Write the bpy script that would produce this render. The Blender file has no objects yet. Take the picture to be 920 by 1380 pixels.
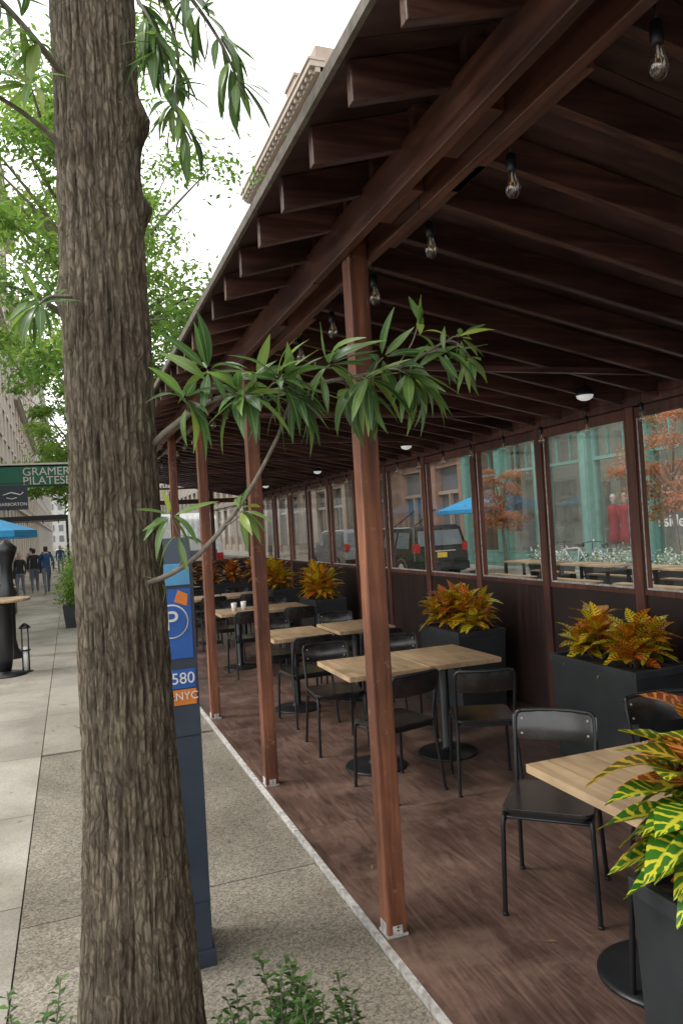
import bpy, math, random
from mathutils import Vector, Matrix, noise
random.seed(11)
R=random.random
def U(a,b): return a+(b-a)*R()
scene=bpy.context.scene

# ---------------------------------------------------------------- mesh builder
class MB:
    def __init__(s):
        s.v=[];s.f=[];s.m=[];s.var=[];s.uv=[];s.sm=[]
    def face(s,idx,mat=0,var=0.5,uv=None,smooth=False):
        s.f.append(idx);s.m.append(mat);s.var.append(var);s.sm.append(smooth)
        s.uv.extend(uv if uv else [(0,0)]*len(idx))
    def hexa(s,c,mat=0,var=None):
        if var is None: var=R()
        b=len(s.v); s.v.extend(c)
        for q in ((0,3,2,1),(4,5,6,7),(0,1,5,4),(1,2,6,5),(2,3,7,6),(3,0,4,7)):
            s.face([b+i for i in q],mat,var)
    def box(s,x0,x1,y0,y1,z0,z1,mat=0,var=None):
        if x0>x1:x0,x1=x1,x0
        if y0>y1:y0,y1=y1,y0
        s.hexa([(x0,y0,z0),(x1,y0,z0),(x1,y1,z0),(x0,y1,z0),(x0,y0,z1),(x1,y0,z1),(x1,y1,z1),(x0,y1,z1)],mat,var)
    def taper(s,cx,cy,hx0,hy0,hx1,hy1,z0,z1,mat=0,var=None):
        s.hexa([(cx-hx0,cy-hy0,z0),(cx+hx0,cy-hy0,z0),(cx+hx0,cy+hy0,z0),(cx-hx0,cy+hy0,z0),
                (cx-hx1,cy-hy1,z1),(cx+hx1,cy-hy1,z1),(cx+hx1,cy+hy1,z1),(cx-hx1,cy+hy1,z1)],mat,var)
    def prism(s,pts,a,b,axis='z',mat=0,var=None,smooth=False):
        if var is None: var=R()
        def P(p,t):
            if axis=='z': return (p[0],p[1],t)
            if axis=='y': return (p[0],t,p[1])
            return (t,p[0],p[1])
        n=len(pts); k=len(s.v)
        s.v.extend([P(p,a) for p in pts]); s.v.extend([P(p,b) for p in pts])
        s.face([k+i for i in range(n)][::-1],mat,var); s.face([k+n+i for i in range(n)],mat,var)
        for i in range(n):
            j=(i+1)%n
            s.face([k+i,k+j,k+n+j,k+n+i],mat,var,smooth=smooth)
    def tube(s,pts,r,n=8,mat=0,var=0.5,caps=True):
        pts=[Vector(p) for p in pts]
        rs=r if isinstance(r,(list,tuple)) else [r]*len(pts)
        k=len(s.v); prev=None
        for i,p in enumerate(pts):
            d=(pts[min(i+1,len(pts)-1)]-pts[max(i-1,0)]).normalized()
            if prev is None:
                a=Vector((0,0,1)) if abs(d.z)<.9 else Vector((1,0,0))
                prev=d.cross(a).normalized()
            u=(prev-d*prev.dot(d)).normalized(); prev=u; w=d.cross(u)
            for j in range(n):
                t=2*math.pi*j/n
                s.v.append(tuple(p+(u*math.cos(t)+w*math.sin(t))*rs[i]))
        for i in range(len(pts)-1):
            for j in range(n):
                a=k+i*n+j;b=k+i*n+(j+1)%n
                s.face([a,b,b+n,a+n],mat,var,smooth=True)
        if caps:
            s.face([k+j for j in range(n)][::-1],mat,var)
            s.face([k+(len(pts)-1)*n+j for j in range(n)],mat,var)
    def lathe(s,prof,c=(0,0,0),n=20,mat=0,var=0.5,smooth=True):
        k=len(s.v)
        for r,z in prof:
            for j in range(n):
                t=2*math.pi*j/n
                s.v.append((c[0]+r*math.cos(t),c[1]+r*math.sin(t),c[2]+z))
        for i in range(len(prof)-1):
            for j in range(n):
                a=k+i*n+j;b=k+i*n+(j+1)%n
                s.face([a,b,b+n,a+n],mat,var,smooth=smooth)
        s.face([k+j for j in range(n)][::-1],mat,var); s.face([k+(len(prof)-1)*n+j for j in range(n)],mat,var)
    def leaf(s,pos,d,up,L,W,curl=.2,fold=.15,segs=5,mat=0,var=.5,p=.8,wav=0):
        d=Vector(d).normalized();up=Vector(up)
        side=d.cross(up)
        if side.length<1e-3: side=d.cross(Vector((1,.1,0)))
        side.normalize(); n=side.cross(d); k=len(s.v); pos=Vector(pos)
        for i in range(segs+1):
            t=i/segs
            w=W*max(math.sin(math.pi*min(1,max(0,t**p))),0.03)*.5
            c=pos+d*(L*(t-.25*abs(curl)*t*t))-n*(curl*L*t*t)
            wv=wav*math.sin(t*9+var*20)*W
            for j in (-1,0,1):
                q=c+side*(j*w)+n*(fold*abs(j)*w*1.2+ (wv*j))
                s.v.append(tuple(q))
        for i in range(segs):
            for j in (0,1):
                a=k+i*3+j
                t0=i/segs;t1=(i+1)/segs
                s.face([a,a+1,a+4,a+3],mat,var,[(j/2,t0),((j+1)/2,t0),((j+1)/2,t1),(j/2,t1)],True)
    def sleaf(s,pos,d,up,L,W,mat=0,var=.5):
        d=Vector(d).normalized();side=d.cross(Vector(up))
        if side.length<1e-3: side=d.cross(Vector((1,.1,0)))
        side.normalize(); pos=Vector(pos);k=len(s.v); n=side.cross(d)
        m=pos+d*L*.5
        s.v.extend([tuple(pos),tuple(m+side*W*.5+n*W*.15),tuple(pos+d*L-n*L*.12),tuple(m-side*W*.5+n*W*.15)])
        s.face([k,k+1,k+2],mat,var);s.face([k,k+2,k+3],mat,var)
    def build(s,name,mats,parent=None,loc=None,bevel=0):
        me=bpy.data.meshes.new(name)
        me.from_pydata(s.v,[],s.f)
        for m in mats: me.materials.append(m)
        me.polygons.foreach_set('material_index',s.m)
        me.polygons.foreach_set('use_smooth',s.sm)
        at=me.attributes.new('var','FLOAT','FACE'); at.data.foreach_set('value',[float(x) for x in s.var])
        uv=me.uv_layers.new(name='UVMap')
        uv.data.foreach_set('uv',[c for t in s.uv for c in t])
        me.update()
        ob=bpy.data.objects.new(name,me); scene.collection.objects.link(ob)
        if parent: ob.parent=parent
        if loc: ob.location=loc
        if bevel:
            b=ob.modifiers.new('Bevel','BEVEL');b.width=bevel;b.segments=2;b.limit_method='ANGLE'
        return ob
def empty(name,loc=(0,0,0)):
    e=bpy.data.objects.new(name,None);e.location=loc;scene.collection.objects.link(e);return e
def dup(ob,loc,rz=0,name=None,sc=1):
    o=bpy.data.objects.new(name or ob.name,ob.data);o.location=loc;o.rotation_euler=(0,0,rz);o.scale=(sc,)*3
    scene.collection.objects.link(o)
    for m in ob.modifiers:
        b=o.modifiers.new(m.name,m.type)
        if m.type=='BEVEL': b.width=m.width;b.segments=m.segments;b.limit_method='ANGLE'
    return o

# ---------------------------------------------------------------- materials
def newmat(name):
    m=bpy.data.materials.new(name);m.use_nodes=True
    nt=m.node_tree;nt.nodes.clear()
    out=nt.nodes.new('ShaderNodeOutputMaterial')
    return m,nt,out
def N(nt,t,**k):
    n=nt.nodes.new(t)
    for a,b in k.items():
        if a.startswith('i_'):
            n.inputs[int(a[2:])].default_value=b
        else: setattr(n,a,b)
    return n
def ramp(nt,stops,interp='LINEAR'):
    r=nt.nodes.new('ShaderNodeValToRGB');r.color_ramp.interpolation=interp
    e=r.color_ramp.elements
    e[0].position=stops[0][0];e[0].color=(*stops[0][1],1)
    e[1].position=stops[-1][0];e[1].color=(*stops[-1][1],1)
    for p,c in stops[1:-1]:
        x=e.new(p);x.color=(*c,1)
    return r
def coords(nt,scale=(1,1,1),usevar=True,kind='Object'):
    tc=N(nt,'ShaderNodeTexCoord')
    vec=tc.outputs[kind]
    if usevar:
        at=N(nt,'ShaderNodeAttribute',attribute_name='var')
        mu=N(nt,'ShaderNodeMath',operation='MULTIPLY',i_1=17.0);nt.links.new(at.outputs['Fac'],mu.inputs[0])
        ad=N(nt,'ShaderNodeVectorMath',operation='ADD');nt.links.new(vec,ad.inputs[0]);nt.links.new(mu.outputs[0],ad.inputs[1]);vec=ad.outputs[0]
    mp=N(nt,'ShaderNodeMapping');mp.inputs['Scale'].default_value=scale
    nt.links.new(vec,mp.inputs['Vector'])
    return mp.outputs[0]
def mulvar(nt,col,lo,hi):
    at=N(nt,'ShaderNodeAttribute',attribute_name='var')
    mr=N(nt,'ShaderNodeMapRange');mr.inputs[3].default_value=lo;mr.inputs[4].default_value=hi
    nt.links.new(at.outputs['Fac'],mr.inputs[0])
    vm=N(nt,'ShaderNodeVectorMath',operation='SCALE');nt.links.new(col,vm.inputs[0]);nt.links.new(mr.outputs[0],vm.inputs['Scale'])
    return vm.outputs[0]
def bsdf(nt,out,rough=.6,metal=0,spec=.5):
    b=N(nt,'ShaderNodeBsdfPrincipled')
    b.inputs['Roughness'].default_value=rough;b.inputs['Metallic'].default_value=metal
    b.inputs['Specular IOR Level'].default_value=spec
    nt.links.new(b.outputs[0],out.inputs[0]);return b
def bump(nt,b,h,strength=.3,dist=.01):
    bp=N(nt,'ShaderNodeBump');bp.inputs['Strength'].default_value=strength;bp.inputs['Distance'].default_value=dist
    nt.links.new(h,bp.inputs['Height']);nt.links.new(bp.outputs[0],b.inputs['Normal'])
def rough_mat(name,c1,c2,scale=6,rough=.6,metal=0,spec=.5,lo=.85,hi=1.15,bs=.15,bd=.004,detail=6,stretch=(1,1,1)):
    m,nt,out=newmat(name);b=bsdf(nt,out,rough,metal,spec)
    v=coords(nt,stretch)
    n=N(nt,'ShaderNodeTexNoise');n.inputs['Scale'].default_value=scale;n.inputs['Detail'].default_value=detail
    nt.links.new(v,n.inputs['Vector'])
    r=ramp(nt,[(.3,c1),(.7,c2)]);nt.links.new(n.outputs['Fac'],r.inputs[0])
    nt.links.new(mulvar(nt,r.outputs[0],lo,hi),b.inputs['Base Color'])
    if bs: bump(nt,b,n.outputs['Fac'],bs,bd)
    return m
def wood(name,c1,c2,c3,axis,rough=.45,lo=.7,hi=1.25,spec=.5,sc=1.0,patch=None,dist=.6,ax=1.3,coat=0,scuff=None):
    m,nt,out=newmat(name);b=bsdf(nt,out,rough,0,spec)
    s=[22*sc,22*sc,22*sc];s[axis]=ax*sc
    v=coords(nt,tuple(s))
    n=N(nt,'ShaderNodeTexNoise');n.inputs['Scale'].default_value=1;n.inputs['Detail'].default_value=8;n.inputs['Roughness'].default_value=.62;n.inputs['Distortion'].default_value=dist
    nt.links.new(v,n.inputs['Vector'])
    r=ramp(nt,[(.28,c1),(.5,c2),(.75,c3)]);nt.links.new(n.outputs['Fac'],r.inputs[0])
    v2=coords(nt,(2.3,2.3,2.3))
    n2=N(nt,'ShaderNodeTexNoise');n2.inputs['Scale'].default_value=1.0;n2.inputs['Detail'].default_value=4
    nt.links.new(v2,n2.inputs['Vector'])
    mr=N(nt,'ShaderNodeMapRange');mr.inputs[1].default_value=.3;mr.inputs[2].default_value=.7;mr.inputs[3].default_value=.6;mr.inputs[4].default_value=1.35
    nt.links.new(n2.outputs['Fac'],mr.inputs[0])
    vm=N(nt,'ShaderNodeVectorMath',operation='SCALE');nt.links.new(r.outputs[0],vm.inputs[0]);nt.links.new(mr.outputs[0],vm.inputs['Scale'])
    col=mulvar(nt,vm.outputs[0],lo,hi)
    if patch:
        n3=N(nt,'ShaderNodeTexNoise');n3.inputs['Scale'].default_value=1.1;n3.inputs['Detail'].default_value=9;n3.inputs['Roughness'].default_value=.74
        tc=N(nt,'ShaderNodeTexCoord');nt.links.new(tc.outputs['Object'],n3.inputs['Vector'])
        r3=ramp(nt,[(.50,(0,0,0)),(.70,(.85,.85,.85))]);nt.links.new(n3.outputs['Fac'],r3.inputs[0])
        mx=N(nt,'ShaderNodeMix',data_type='RGBA');nt.links.new(r3.outputs[0],mx.inputs[0]);nt.links.new(col,mx.inputs[6]);mx.inputs[7].default_value=(*patch,1)
        col=mx.outputs[2]
    if scuff:
        n4=N(nt,'ShaderNodeTexNoise');n4.inputs['Scale'].default_value=14;n4.inputs['Detail'].default_value=8;n4.inputs['Roughness'].default_value=.8
        tc=N(nt,'ShaderNodeTexCoord');nt.links.new(tc.outputs['Object'],n4.inputs['Vector'])
        r4=ramp(nt,[(.58,(0,0,0)),(.68,(.8,.8,.8))]);nt.links.new(n4.outputs['Fac'],r4.inputs[0])
        mx=N(nt,'ShaderNodeMix',data_type='RGBA');nt.links.new(r4.outputs[0],mx.inputs[0]);nt.links.new(col,mx.inputs[6]);mx.inputs[7].default_value=(*scuff,1)
        col=mx.outputs[2]
    nt.links.new(col,b.inputs['Base Color'])
    rr=N(nt,'ShaderNodeMapRange');rr.inputs[3].default_value=rough-.12;rr.inputs[4].default_value=rough+.2
    nt.links.new(n2.outputs['Fac'] if patch else n.outputs['Fac'],rr.inputs[0]);nt.links.new(rr.outputs[0],b.inputs['Roughness'])
    if coat:
        b.inputs['Coat Weight'].default_value=coat;b.inputs['Coat Roughness'].default_value=.22
    bump(nt,b,n.outputs['Fac'],.25,.003)
    return m
def plain(name,c,rough=.5,metal=0,spec=.5,emit=0):
    m,nt,out=newmat(name);b=bsdf(nt,out,rough,metal,spec)
    v=coords(nt,(1,1,1))
    n=N(nt,'ShaderNodeTexNoise');n.inputs['Scale'].default_value=9;n.inputs['Detail'].default_value=4
    nt.links.new(v,n.inputs['Vector'])
    c=Vector(c)
    r=ramp(nt,[(.3,tuple(c*.88)),(.7,tuple(c*1.08))]);nt.links.new(n.outputs['Fac'],r.inputs[0])
    nt.links.new(r.outputs[0],b.inputs['Base Color'])
    mr=N(nt,'ShaderNodeMapRange');mr.inputs[3].default_value=max(0,rough-.08);mr.inputs[4].default_value=rough+.1
    nt.links.new(n.outputs['Fac'],mr.inputs[0]);nt.links.new(mr.outputs[0],b.inputs['Roughness'])
    if emit:
        b.inputs['Emission Color'].default_value=(*c,1);b.inputs['Emission Strength'].default_value=emit
    return m
def leafmat(name,stops,trans=.45,rough=.45,uvvein=True):
    m,nt,out=newmat(name)
    at=N(nt,'ShaderNodeAttribute',attribute_name='var')
    r=ramp(nt,stops);nt.links.new(at.outputs['Fac'],r.inputs[0]);col=r.outputs[0]
    b=N(nt,'ShaderNodeBsdfPrincipled');b.inputs['Roughness'].default_value=rough
    t=N(nt,'ShaderNodeBsdfTranslucent')
    if uvvein:
        tc=N(nt,'ShaderNodeTexCoord');sp=N(nt,'ShaderNodeSeparateXYZ');nt.links.new(tc.outputs['UV'],sp.inputs[0])
        su=N(nt,'ShaderNodeMath',operation='SUBTRACT',i_1=.5);nt.links.new(sp.outputs[0],su.inputs[0])
        ab=N(nt,'ShaderNodeMath',operation='ABSOLUTE');nt.links.new(su.outputs[0],ab.inputs[0])
        lt=N(nt,'ShaderNodeMath',operation='LESS_THAN',i_1=.05);nt.links.new(ab.outputs[0],lt.inputs[0])
        ml=N(nt,'ShaderNodeMath',operation='MULTIPLY',i_1=.55);nt.links.new(lt.outputs[0],ml.inputs[0])
        mx=N(nt,'ShaderNodeMix',data_type='RGBA');nt.links.new(ml.outputs[0],mx.inputs[0]);nt.links.new(col,mx.inputs[6]);mx.inputs[7].default_value=(.28,.42,.13,1)
        col=mx.outputs[2]
    nt.links.new(col,b.inputs['Base Color'])
    hs=N(nt,'ShaderNodeHueSaturation');hs.inputs['Saturation'].default_value=1.1;hs.inputs['Value'].default_value=1.6;nt.links.new(col,hs.inputs['Color'])
    nt.links.new(hs.outputs[0],t.inputs[0])
    mix=N(nt,'ShaderNodeMixShader');mix.inputs[0].default_value=trans
    nt.links.new(b.outputs[0],mix.inputs[1]);nt.links.new(t.outputs[0],mix.inputs[2]);nt.links.new(mix.outputs[0],out.inputs[0])
    return m
def crotonmat(name,base,vein,th):
    m,nt,out=newmat(name)
    at=N(nt,'ShaderNodeAttribute',attribute_name='var')
    rb=ramp(nt,base);rv=ramp(nt,vein);nt.links.new(at.outputs['Fac'],rb.inputs[0]);nt.links.new(at.outputs['Fac'],rv.inputs[0])
    tc=N(nt,'ShaderNodeTexCoord');sp=N(nt,'ShaderNodeSeparateXYZ');nt.links.new(tc.outputs['UV'],sp.inputs[0])
    su=N(nt,'ShaderNodeMath',operation='SUBTRACT',i_1=.5);nt.links.new(sp.outputs[0],su.inputs[0])
    ab=N(nt,'ShaderNodeMath',operation='ABSOLUTE');nt.links.new(su.outputs[0],ab.inputs[0])
    m1=N(nt,'ShaderNodeMath',operation='MULTIPLY_ADD');m1.inputs[1].default_value=-13;nt.links.new(ab.outputs[0],m1.inputs[0])
    m2=N(nt,'ShaderNodeMath',operation='MULTIPLY',i_1=52);nt.links.new(sp.outputs[1],m2.inputs[0]);nt.links.new(m2.outputs[0],m1.inputs[2])
    nz=N(nt,'ShaderNodeTexNoise');nz.inputs['Scale'].default_value=30;nt.links.new(tc.outputs['Object'],nz.inputs['Vector'])
    m3=N(nt,'ShaderNodeMath',operation='MULTIPLY_ADD');m3.inputs[1].default_value=5.0;nt.links.new(nz.outputs['Fac'],m3.inputs[0]);nt.links.new(m1.outputs[0],m3.inputs[2])
    si=N(nt,'ShaderNodeMath',operation='SINE');nt.links.new(m3.outputs[0],si.inputs[0])
    mr=N(nt,'ShaderNodeMapRange');mr.inputs[1].default_value=th;mr.inputs[2].default_value=th+.35;nt.links.new(si.outputs[0],mr.inputs[0])
    mid=N(nt,'ShaderNodeMapRange');mid.inputs[1].default_value=.10;mid.inputs[2].default_value=.05;nt.links.new(ab.outputs[0],mid.inputs[0])
    mxx=N(nt,'ShaderNodeMath',operation='MAXIMUM');nt.links.new(mr.outputs[0],mxx.inputs[0]);nt.links.new(mid.outputs[0],mxx.inputs[1])
    mx=N(nt,'ShaderNodeMix',data_type='RGBA');nt.links.new(mxx.outputs[0],mx.inputs[0]);nt.links.new(rb.outputs[0],mx.inputs[6]);nt.links.new(rv.outputs[0],mx.inputs[7])
    b=N(nt,'ShaderNodeBsdfPrincipled');b.inputs['Roughness'].default_value=.3
    nt.links.new(mx.outputs[2],b.inputs['Base Color'])
    t=N(nt,'ShaderNodeBsdfTranslucent');nt.links.new(mx.outputs[2],t.inputs[0])
    mix=N(nt,'ShaderNodeMixShader');mix.inputs[0].default_value=.25
    nt.links.new(b.outputs[0],mix.inputs[1]);nt.links.new(t.outputs[0],mix.inputs[2]);nt.links.new(mix.outputs[0],out.inputs[0])
    return m
def glassmat(name,tint=(.95,.97,.97),refl=1.0,rough=.02):
    m,nt,out=newmat(name)
    t=N(nt,'ShaderNodeBsdfTransparent');t.inputs[0].default_value=(*tint,1)
    g=N(nt,'ShaderNodeBsdfGlossy');g.inputs['Roughness'].default_value=rough
    f=N(nt,'ShaderNodeLayerWeight');f.inputs[0].default_value=.5
    pw=N(nt,'ShaderNodeMath',operation='POWER',i_1=5.0);nt.links.new(f.outputs['Facing'],pw.inputs[0])
    mu=N(nt,'ShaderNodeMath',operation='MULTIPLY_ADD');mu.inputs[1].default_value=.8;mu.inputs[2].default_value=.06*refl;nt.links.new(pw.outputs[0],mu.inputs[0])
    mix=N(nt,'ShaderNodeMixShader');nt.links.new(mu.outputs[0],mix.inputs[0]);nt.links.new(t.outputs[0],mix.inputs[1]);nt.links.new(g.outputs[0],mix.inputs[2]);nt.links.new(mix.outputs[0],out.inputs[0])
    return m

woodX=wood('stained_wood_x',(.028,.012,.010),(.085,.036,.026),(.19,.088,.062),0,.36,.55,1.4,coat=.5)
woodY=wood('stained_wood_y',(.036,.014,.010),(.10,.038,.025),(.21,.088,.056),1,.38,.6,1.35,coat=.3)
P1,P2,P3=(.055,.018,.010),(.16,.054,.027),(.30,.125,.062)
woodZ=wood('post_wood',P1,P2,P3,2,.5,.8,1.2,scuff=(.40,.22,.13))
woodF=wood('frame_wood',(.05,.016,.010),(.11,.037,.024),(.20,.08,.05),2,.5)
plyroof=wood('roof_plywood',(.032,.018,.018),(.072,.041,.038),(.125,.075,.066),0,.30,.65,1.3,sc=.6,coat=.5)
deckm=wood('deck_plywood',(.050,.029,.022),(.108,.063,.048),(.19,.12,.095),1,.34,.93,1.06,spec=.5,sc=.62,patch=(.25,.165,.125),dist=2.6,ax=2.8)
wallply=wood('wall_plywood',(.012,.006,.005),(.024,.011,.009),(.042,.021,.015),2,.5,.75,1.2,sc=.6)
oak=wood('oak_tabletop',(.30,.20,.11),(.43,.30,.175),(.55,.41,.26),1,.36,.86,1.1,sc=1.2)
blackm=plain('black_metal',(.012,.013,.015),.34,0,.5)
blackwood=rough_mat('black_stained_seat',(.012,.011,.011),(.03,.027,.025),14,.2,0,.7,bs=.06)
planterm=rough_mat('planter_dark_grey',(.018,.021,.024),(.034,.038,.042),5,.5)
soil=rough_mat('soil',(.02,.013,.009),(.07,.045,.03),30,.9,bs=.6,bd=.02)
galv=rough_mat('galvanized_strip',(.30,.28,.26),(.66,.64,.61),30,.5,0,.5,bs=.3)
shelterglass=glassmat('clear_vinyl_window',(.97,.99,.99),1.8,.03)
bulbglass=glassmat('bulb_glass',(.97,.95,.9),2.2,.0)
brass=plain('brass_filament',(.8,.45,.12),.3,1)
white=plain('white_paint',(.78,.78,.76),.5)
asphalt=rough_mat('asphalt',(.045,.045,.047),(.075,.073,.07),40,.85,lo=.95,hi=1.05)

def bark():
    m,nt,out=newmat('bark');b=bsdf(nt,out,.85,0,.25)
    tc=N(nt,'ShaderNodeTexCoord')
    nd=N(nt,'ShaderNodeTexNoise');nd.inputs['Scale'].default_value=11;nd.inputs['Detail'].default_value=5;nt.links.new(tc.outputs['Object'],nd.inputs['Vector'])
    sc=N(nt,'ShaderNodeVectorMath',operation='SCALE');sc.inputs['Scale'].default_value=.06;nt.links.new(nd.outputs['Color'],sc.inputs[0])
    ad0=N(nt,'ShaderNodeVectorMath',operation='ADD');nt.links.new(tc.outputs['Object'],ad0.inputs[0]);nt.links.new(sc.outputs[0],ad0.inputs[1])
    mp=N(nt,'ShaderNodeMapping');mp.inputs['Scale'].default_value=(1,1,.24);nt.links.new(ad0.outputs[0],mp.inputs['Vector'])
    vo=N(nt,'ShaderNodeTexVoronoi',feature='DISTANCE_TO_EDGE');vo.inputs['Scale'].default_value=56;nt.links.new(mp.outputs[0],vo.inputs['Vector'])
    n=N(nt,'ShaderNodeTexNoise');n.inputs['Scale'].default_value=52;n.inputs['Detail'].default_value=9;n.inputs['Roughness'].default_value=.75;nt.links.new(mp.outputs[0],n.inputs['Vector'])
    mrv=N(nt,'ShaderNodeMapRange');mrv.inputs[1].default_value=0;mrv.inputs[2].default_value=.22;nt.links.new(vo.outputs['Distance'],mrv.inputs[0])
    at=N(nt,'ShaderNodeAttribute',attribute_name='ridge')
    a1=N(nt,'ShaderNodeMath',operation='MULTIPLY',i_1=.48);nt.links.new(n.outputs['Fac'],a1.inputs[0])
    a2=N(nt,'ShaderNodeMath',operation='MULTIPLY_ADD');a2.inputs[1].default_value=.20;nt.links.new(mrv.outputs[0],a2.inputs[0]);nt.links.new(a1.outputs[0],a2.inputs[2])
    a3=N(nt,'ShaderNodeMath',operation='MULTIPLY_ADD');a3.inputs[1].default_value=.40;nt.links.new(at.outputs['Fac'],a3.inputs[0]);nt.links.new(a2.outputs[0],a3.inputs[2])
    r=ramp(nt,[(.28,(.024,.017,.012)),(.46,(.060,.046,.034)),(.64,(.105,.084,.064)),(.84,(.21,.175,.135))]);nt.links.new(a3.outputs[0],r.inputs[0])
    n2=N(nt,'ShaderNodeTexNoise');n2.inputs['Scale'].default_value=2.6;n2.inputs['Detail'].default_value=6;nt.links.new(tc.outputs['Object'],n2.inputs['Vector'])
    mx=N(nt,'ShaderNodeMix',data_type='RGBA',blend_type='MULTIPLY');mx.inputs[0].default_value=.9
    r2=ramp(nt,[(.3,(.60,.56,.53)),(.5,(.95,.97,.88)),(.7,(1.25,1.22,1.12))]);nt.links.new(n2.outputs['Fac'],r2.inputs[0])
    nt.links.new(r.outputs[0],mx.inputs[6]);nt.links.new(r2.outputs[0],mx.inputs[7]);nt.links.new(mx.outputs[2],b.inputs['Base Color'])
    bump(nt,b,a2.outputs[0],.9,.014)
    return m
barkm=bark()
twigm=rough_mat('twig_bark',(.10,.085,.065),(.22,.19,.15),40,.8)
treeleaf=leafmat('tree_leaf_near',[(0,(.045,.095,.035)),(.5,(.10,.18,.06)),(.85,(.18,.28,.07)),(1,(.34,.37,.08))],.35,.30)
treeleaf2=leafmat('street_tree_leaf',[(0,(.06,.13,.03)),(.5,(.16,.27,.06)),(1,(.34,.44,.12))],.55,.5,False)
autumn=leafmat('autumn_leaf',[(0,(.12,.16,.04)),(.4,(.40,.17,.07)),(1,(.55,.25,.16))],.4,.6,False)
shrubleaf=leafmat('shrub_leaf',[(0,(.03,.07,.02)),(1,(.10,.2,.04))],.25,.35,False)
croY=crotonmat('croton_leaf_yellow',[(0,(.03,.095,.012)),(.35,(.12,.17,.015)),(.6,(.30,.07,.012)),(1,(.09,.010,.012))],[(0,(.75,.66,.03)),(.5,(.88,.58,.03)),(.75,(.82,.30,.02)),(1,(.68,.10,.03))],-.35)
croG=crotonmat('croton_leaf_green',[(0,(.02,.10,.012)),(.45,(.05,.19,.02)),(.62,(.30,.07,.02)),(1,(.42,.05,.025))],[(0,(.55,.65,.06)),(.45,(.72,.66,.05)),(.62,(.88,.38,.07)),(1,(.9,.32,.12))],.32)

def paving(name,c1,c2,speck):
    m,nt,out=newmat(name);b=bsdf(nt,out,.85,0,.3)
    v=coords(nt,(1,1,1),False)
    n=N(nt,'ShaderNodeTexNoise');n.inputs['Scale'].default_value=1.4;n.inputs['Detail'].default_value=10;n.inputs['Roughness'].default_value=.72;nt.links.new(v,n.inputs['Vector'])
    r=ramp(nt,[(.3,c1),(.7,c2)]);nt.links.new(n.outputs['Fac'],r.inputs[0])
    vo=N(nt,'ShaderNodeTexVoronoi');vo.inputs['Scale'].default_value=115;nt.links.new(v,vo.inputs['Vector'])
    sx=N(nt,'ShaderNodeSeparateXYZ');nt.links.new(vo.outputs['Color'],sx.inputs[0])
    rs=ramp(nt,[(0,(1-speck,)*3),(.5,(1,)*3),(1,(1+speck*.9,)*3)]);nt.links.new(sx.outputs[0],rs.inputs[0])
    mx=N(nt,'ShaderNodeMix',data_type='RGBA',blend_type='MULTIPLY');mx.inputs[0].default_value=1;nt.links.new(r.outputs[0],mx.inputs[6]);nt.links.new(rs.outputs[0],mx.inputs[7])
    v3=N(nt,'ShaderNodeTexVoronoi');v3.inputs['Scale'].default_value=3.2;nt.links.new(v,v3.inputs['Vector'])
    r3=ramp(nt,[(.05,(.6,.58,.55)),(.075,(1,1,1))]);nt.links.new(v3.outputs['Distance'],r3.inputs[0])
    mx2=N(nt,'ShaderNodeMix',data_type='RGBA',blend_type='MULTIPLY');mx2.inputs[0].default_value=.8;nt.links.new(mx.outputs[2],mx2.inputs[6]);nt.links.new(r3.outputs[0],mx2.inputs[7])
    n5=N(nt,'ShaderNodeTexNoise');n5.inputs['Scale'].default_value=.7;n5.inputs['Detail'].default_value=6;n5.inputs['Distortion'].default_value=1.2;nt.links.new(v,n5.inputs['Vector'])
    r5=ramp(nt,[(.38,(.78,.76,.73)),(.55,(1.03,1.03,1.02))]);nt.links.new(n5.outputs['Fac'],r5.inputs[0])
    mx3=N(nt,'ShaderNodeMix',data_type='RGBA',blend_type='MULTIPLY');mx3.inputs[0].default_value=.9;nt.links.new(mx2.outputs[2],mx3.inputs[6]);nt.links.new(r5.outputs[0],mx3.inputs[7])
    nt.links.new(mulvar(nt,mx3.outputs[2],.9,1.1),b.inputs['Base Color'])
    bump(nt,b,sx.outputs[0],.35,.003)
    return m
agg=paving('aggregate_pavement',(.175,.155,.122),(.275,.248,.203),.45)
conc=paving('concrete_pavement',(.27,.25,.212),(.39,.362,.312),.14)

# ---------------------------------------------------------------- world / light / camera
w=bpy.data.worlds.new('World');scene.world=w;w.use_nodes=True
nt=w.node_tree;bg=nt.nodes['Background']
sky=nt.nodes.new('ShaderNodeTexSky');sky.sky_type='NISHITA';sky.sun_disc=False
SE,SR=math.radians(52),math.radians(-75)
sky.sun_elevation=SE;sky.sun_rotation=SR;sky.dust_density=4;sky.air_density=1
hs=nt.nodes.new('ShaderNodeHueSaturation');hs.inputs['Saturation'].default_value=.3;nt.links.new(sky.outputs[0],hs.inputs['Color'])
mx=nt.nodes.new('ShaderNodeMix');mx.data_type='RGBA';mx.inputs[0].default_value=.75
nt.links.new(hs.outputs[0],mx.inputs[6]);mx.inputs[7].default_value=(18.3,18.3,18.2,1)
nt.links.new(mx.outputs[2],bg.inputs[0]);bg.inputs[1].default_value=.15
sd=bpy.data.lights.new('sun','SUN');sd.energy=1.5;sd.angle=math.radians(14);sd.color=(1,.96,.9)
so=bpy.data.objects.new('sun',sd);scene.collection.objects.link(so)
sdir=Vector((math.sin(SR)*math.cos(SE),math.cos(SR)*math.cos(SE),math.sin(SE)))
so.rotation_euler=sdir.to_track_quat('Z','Y').to_euler()
scene.view_settings.view_transform='Standard';scene.view_settings.look='None';scene.view_settings.exposure=0

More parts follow.
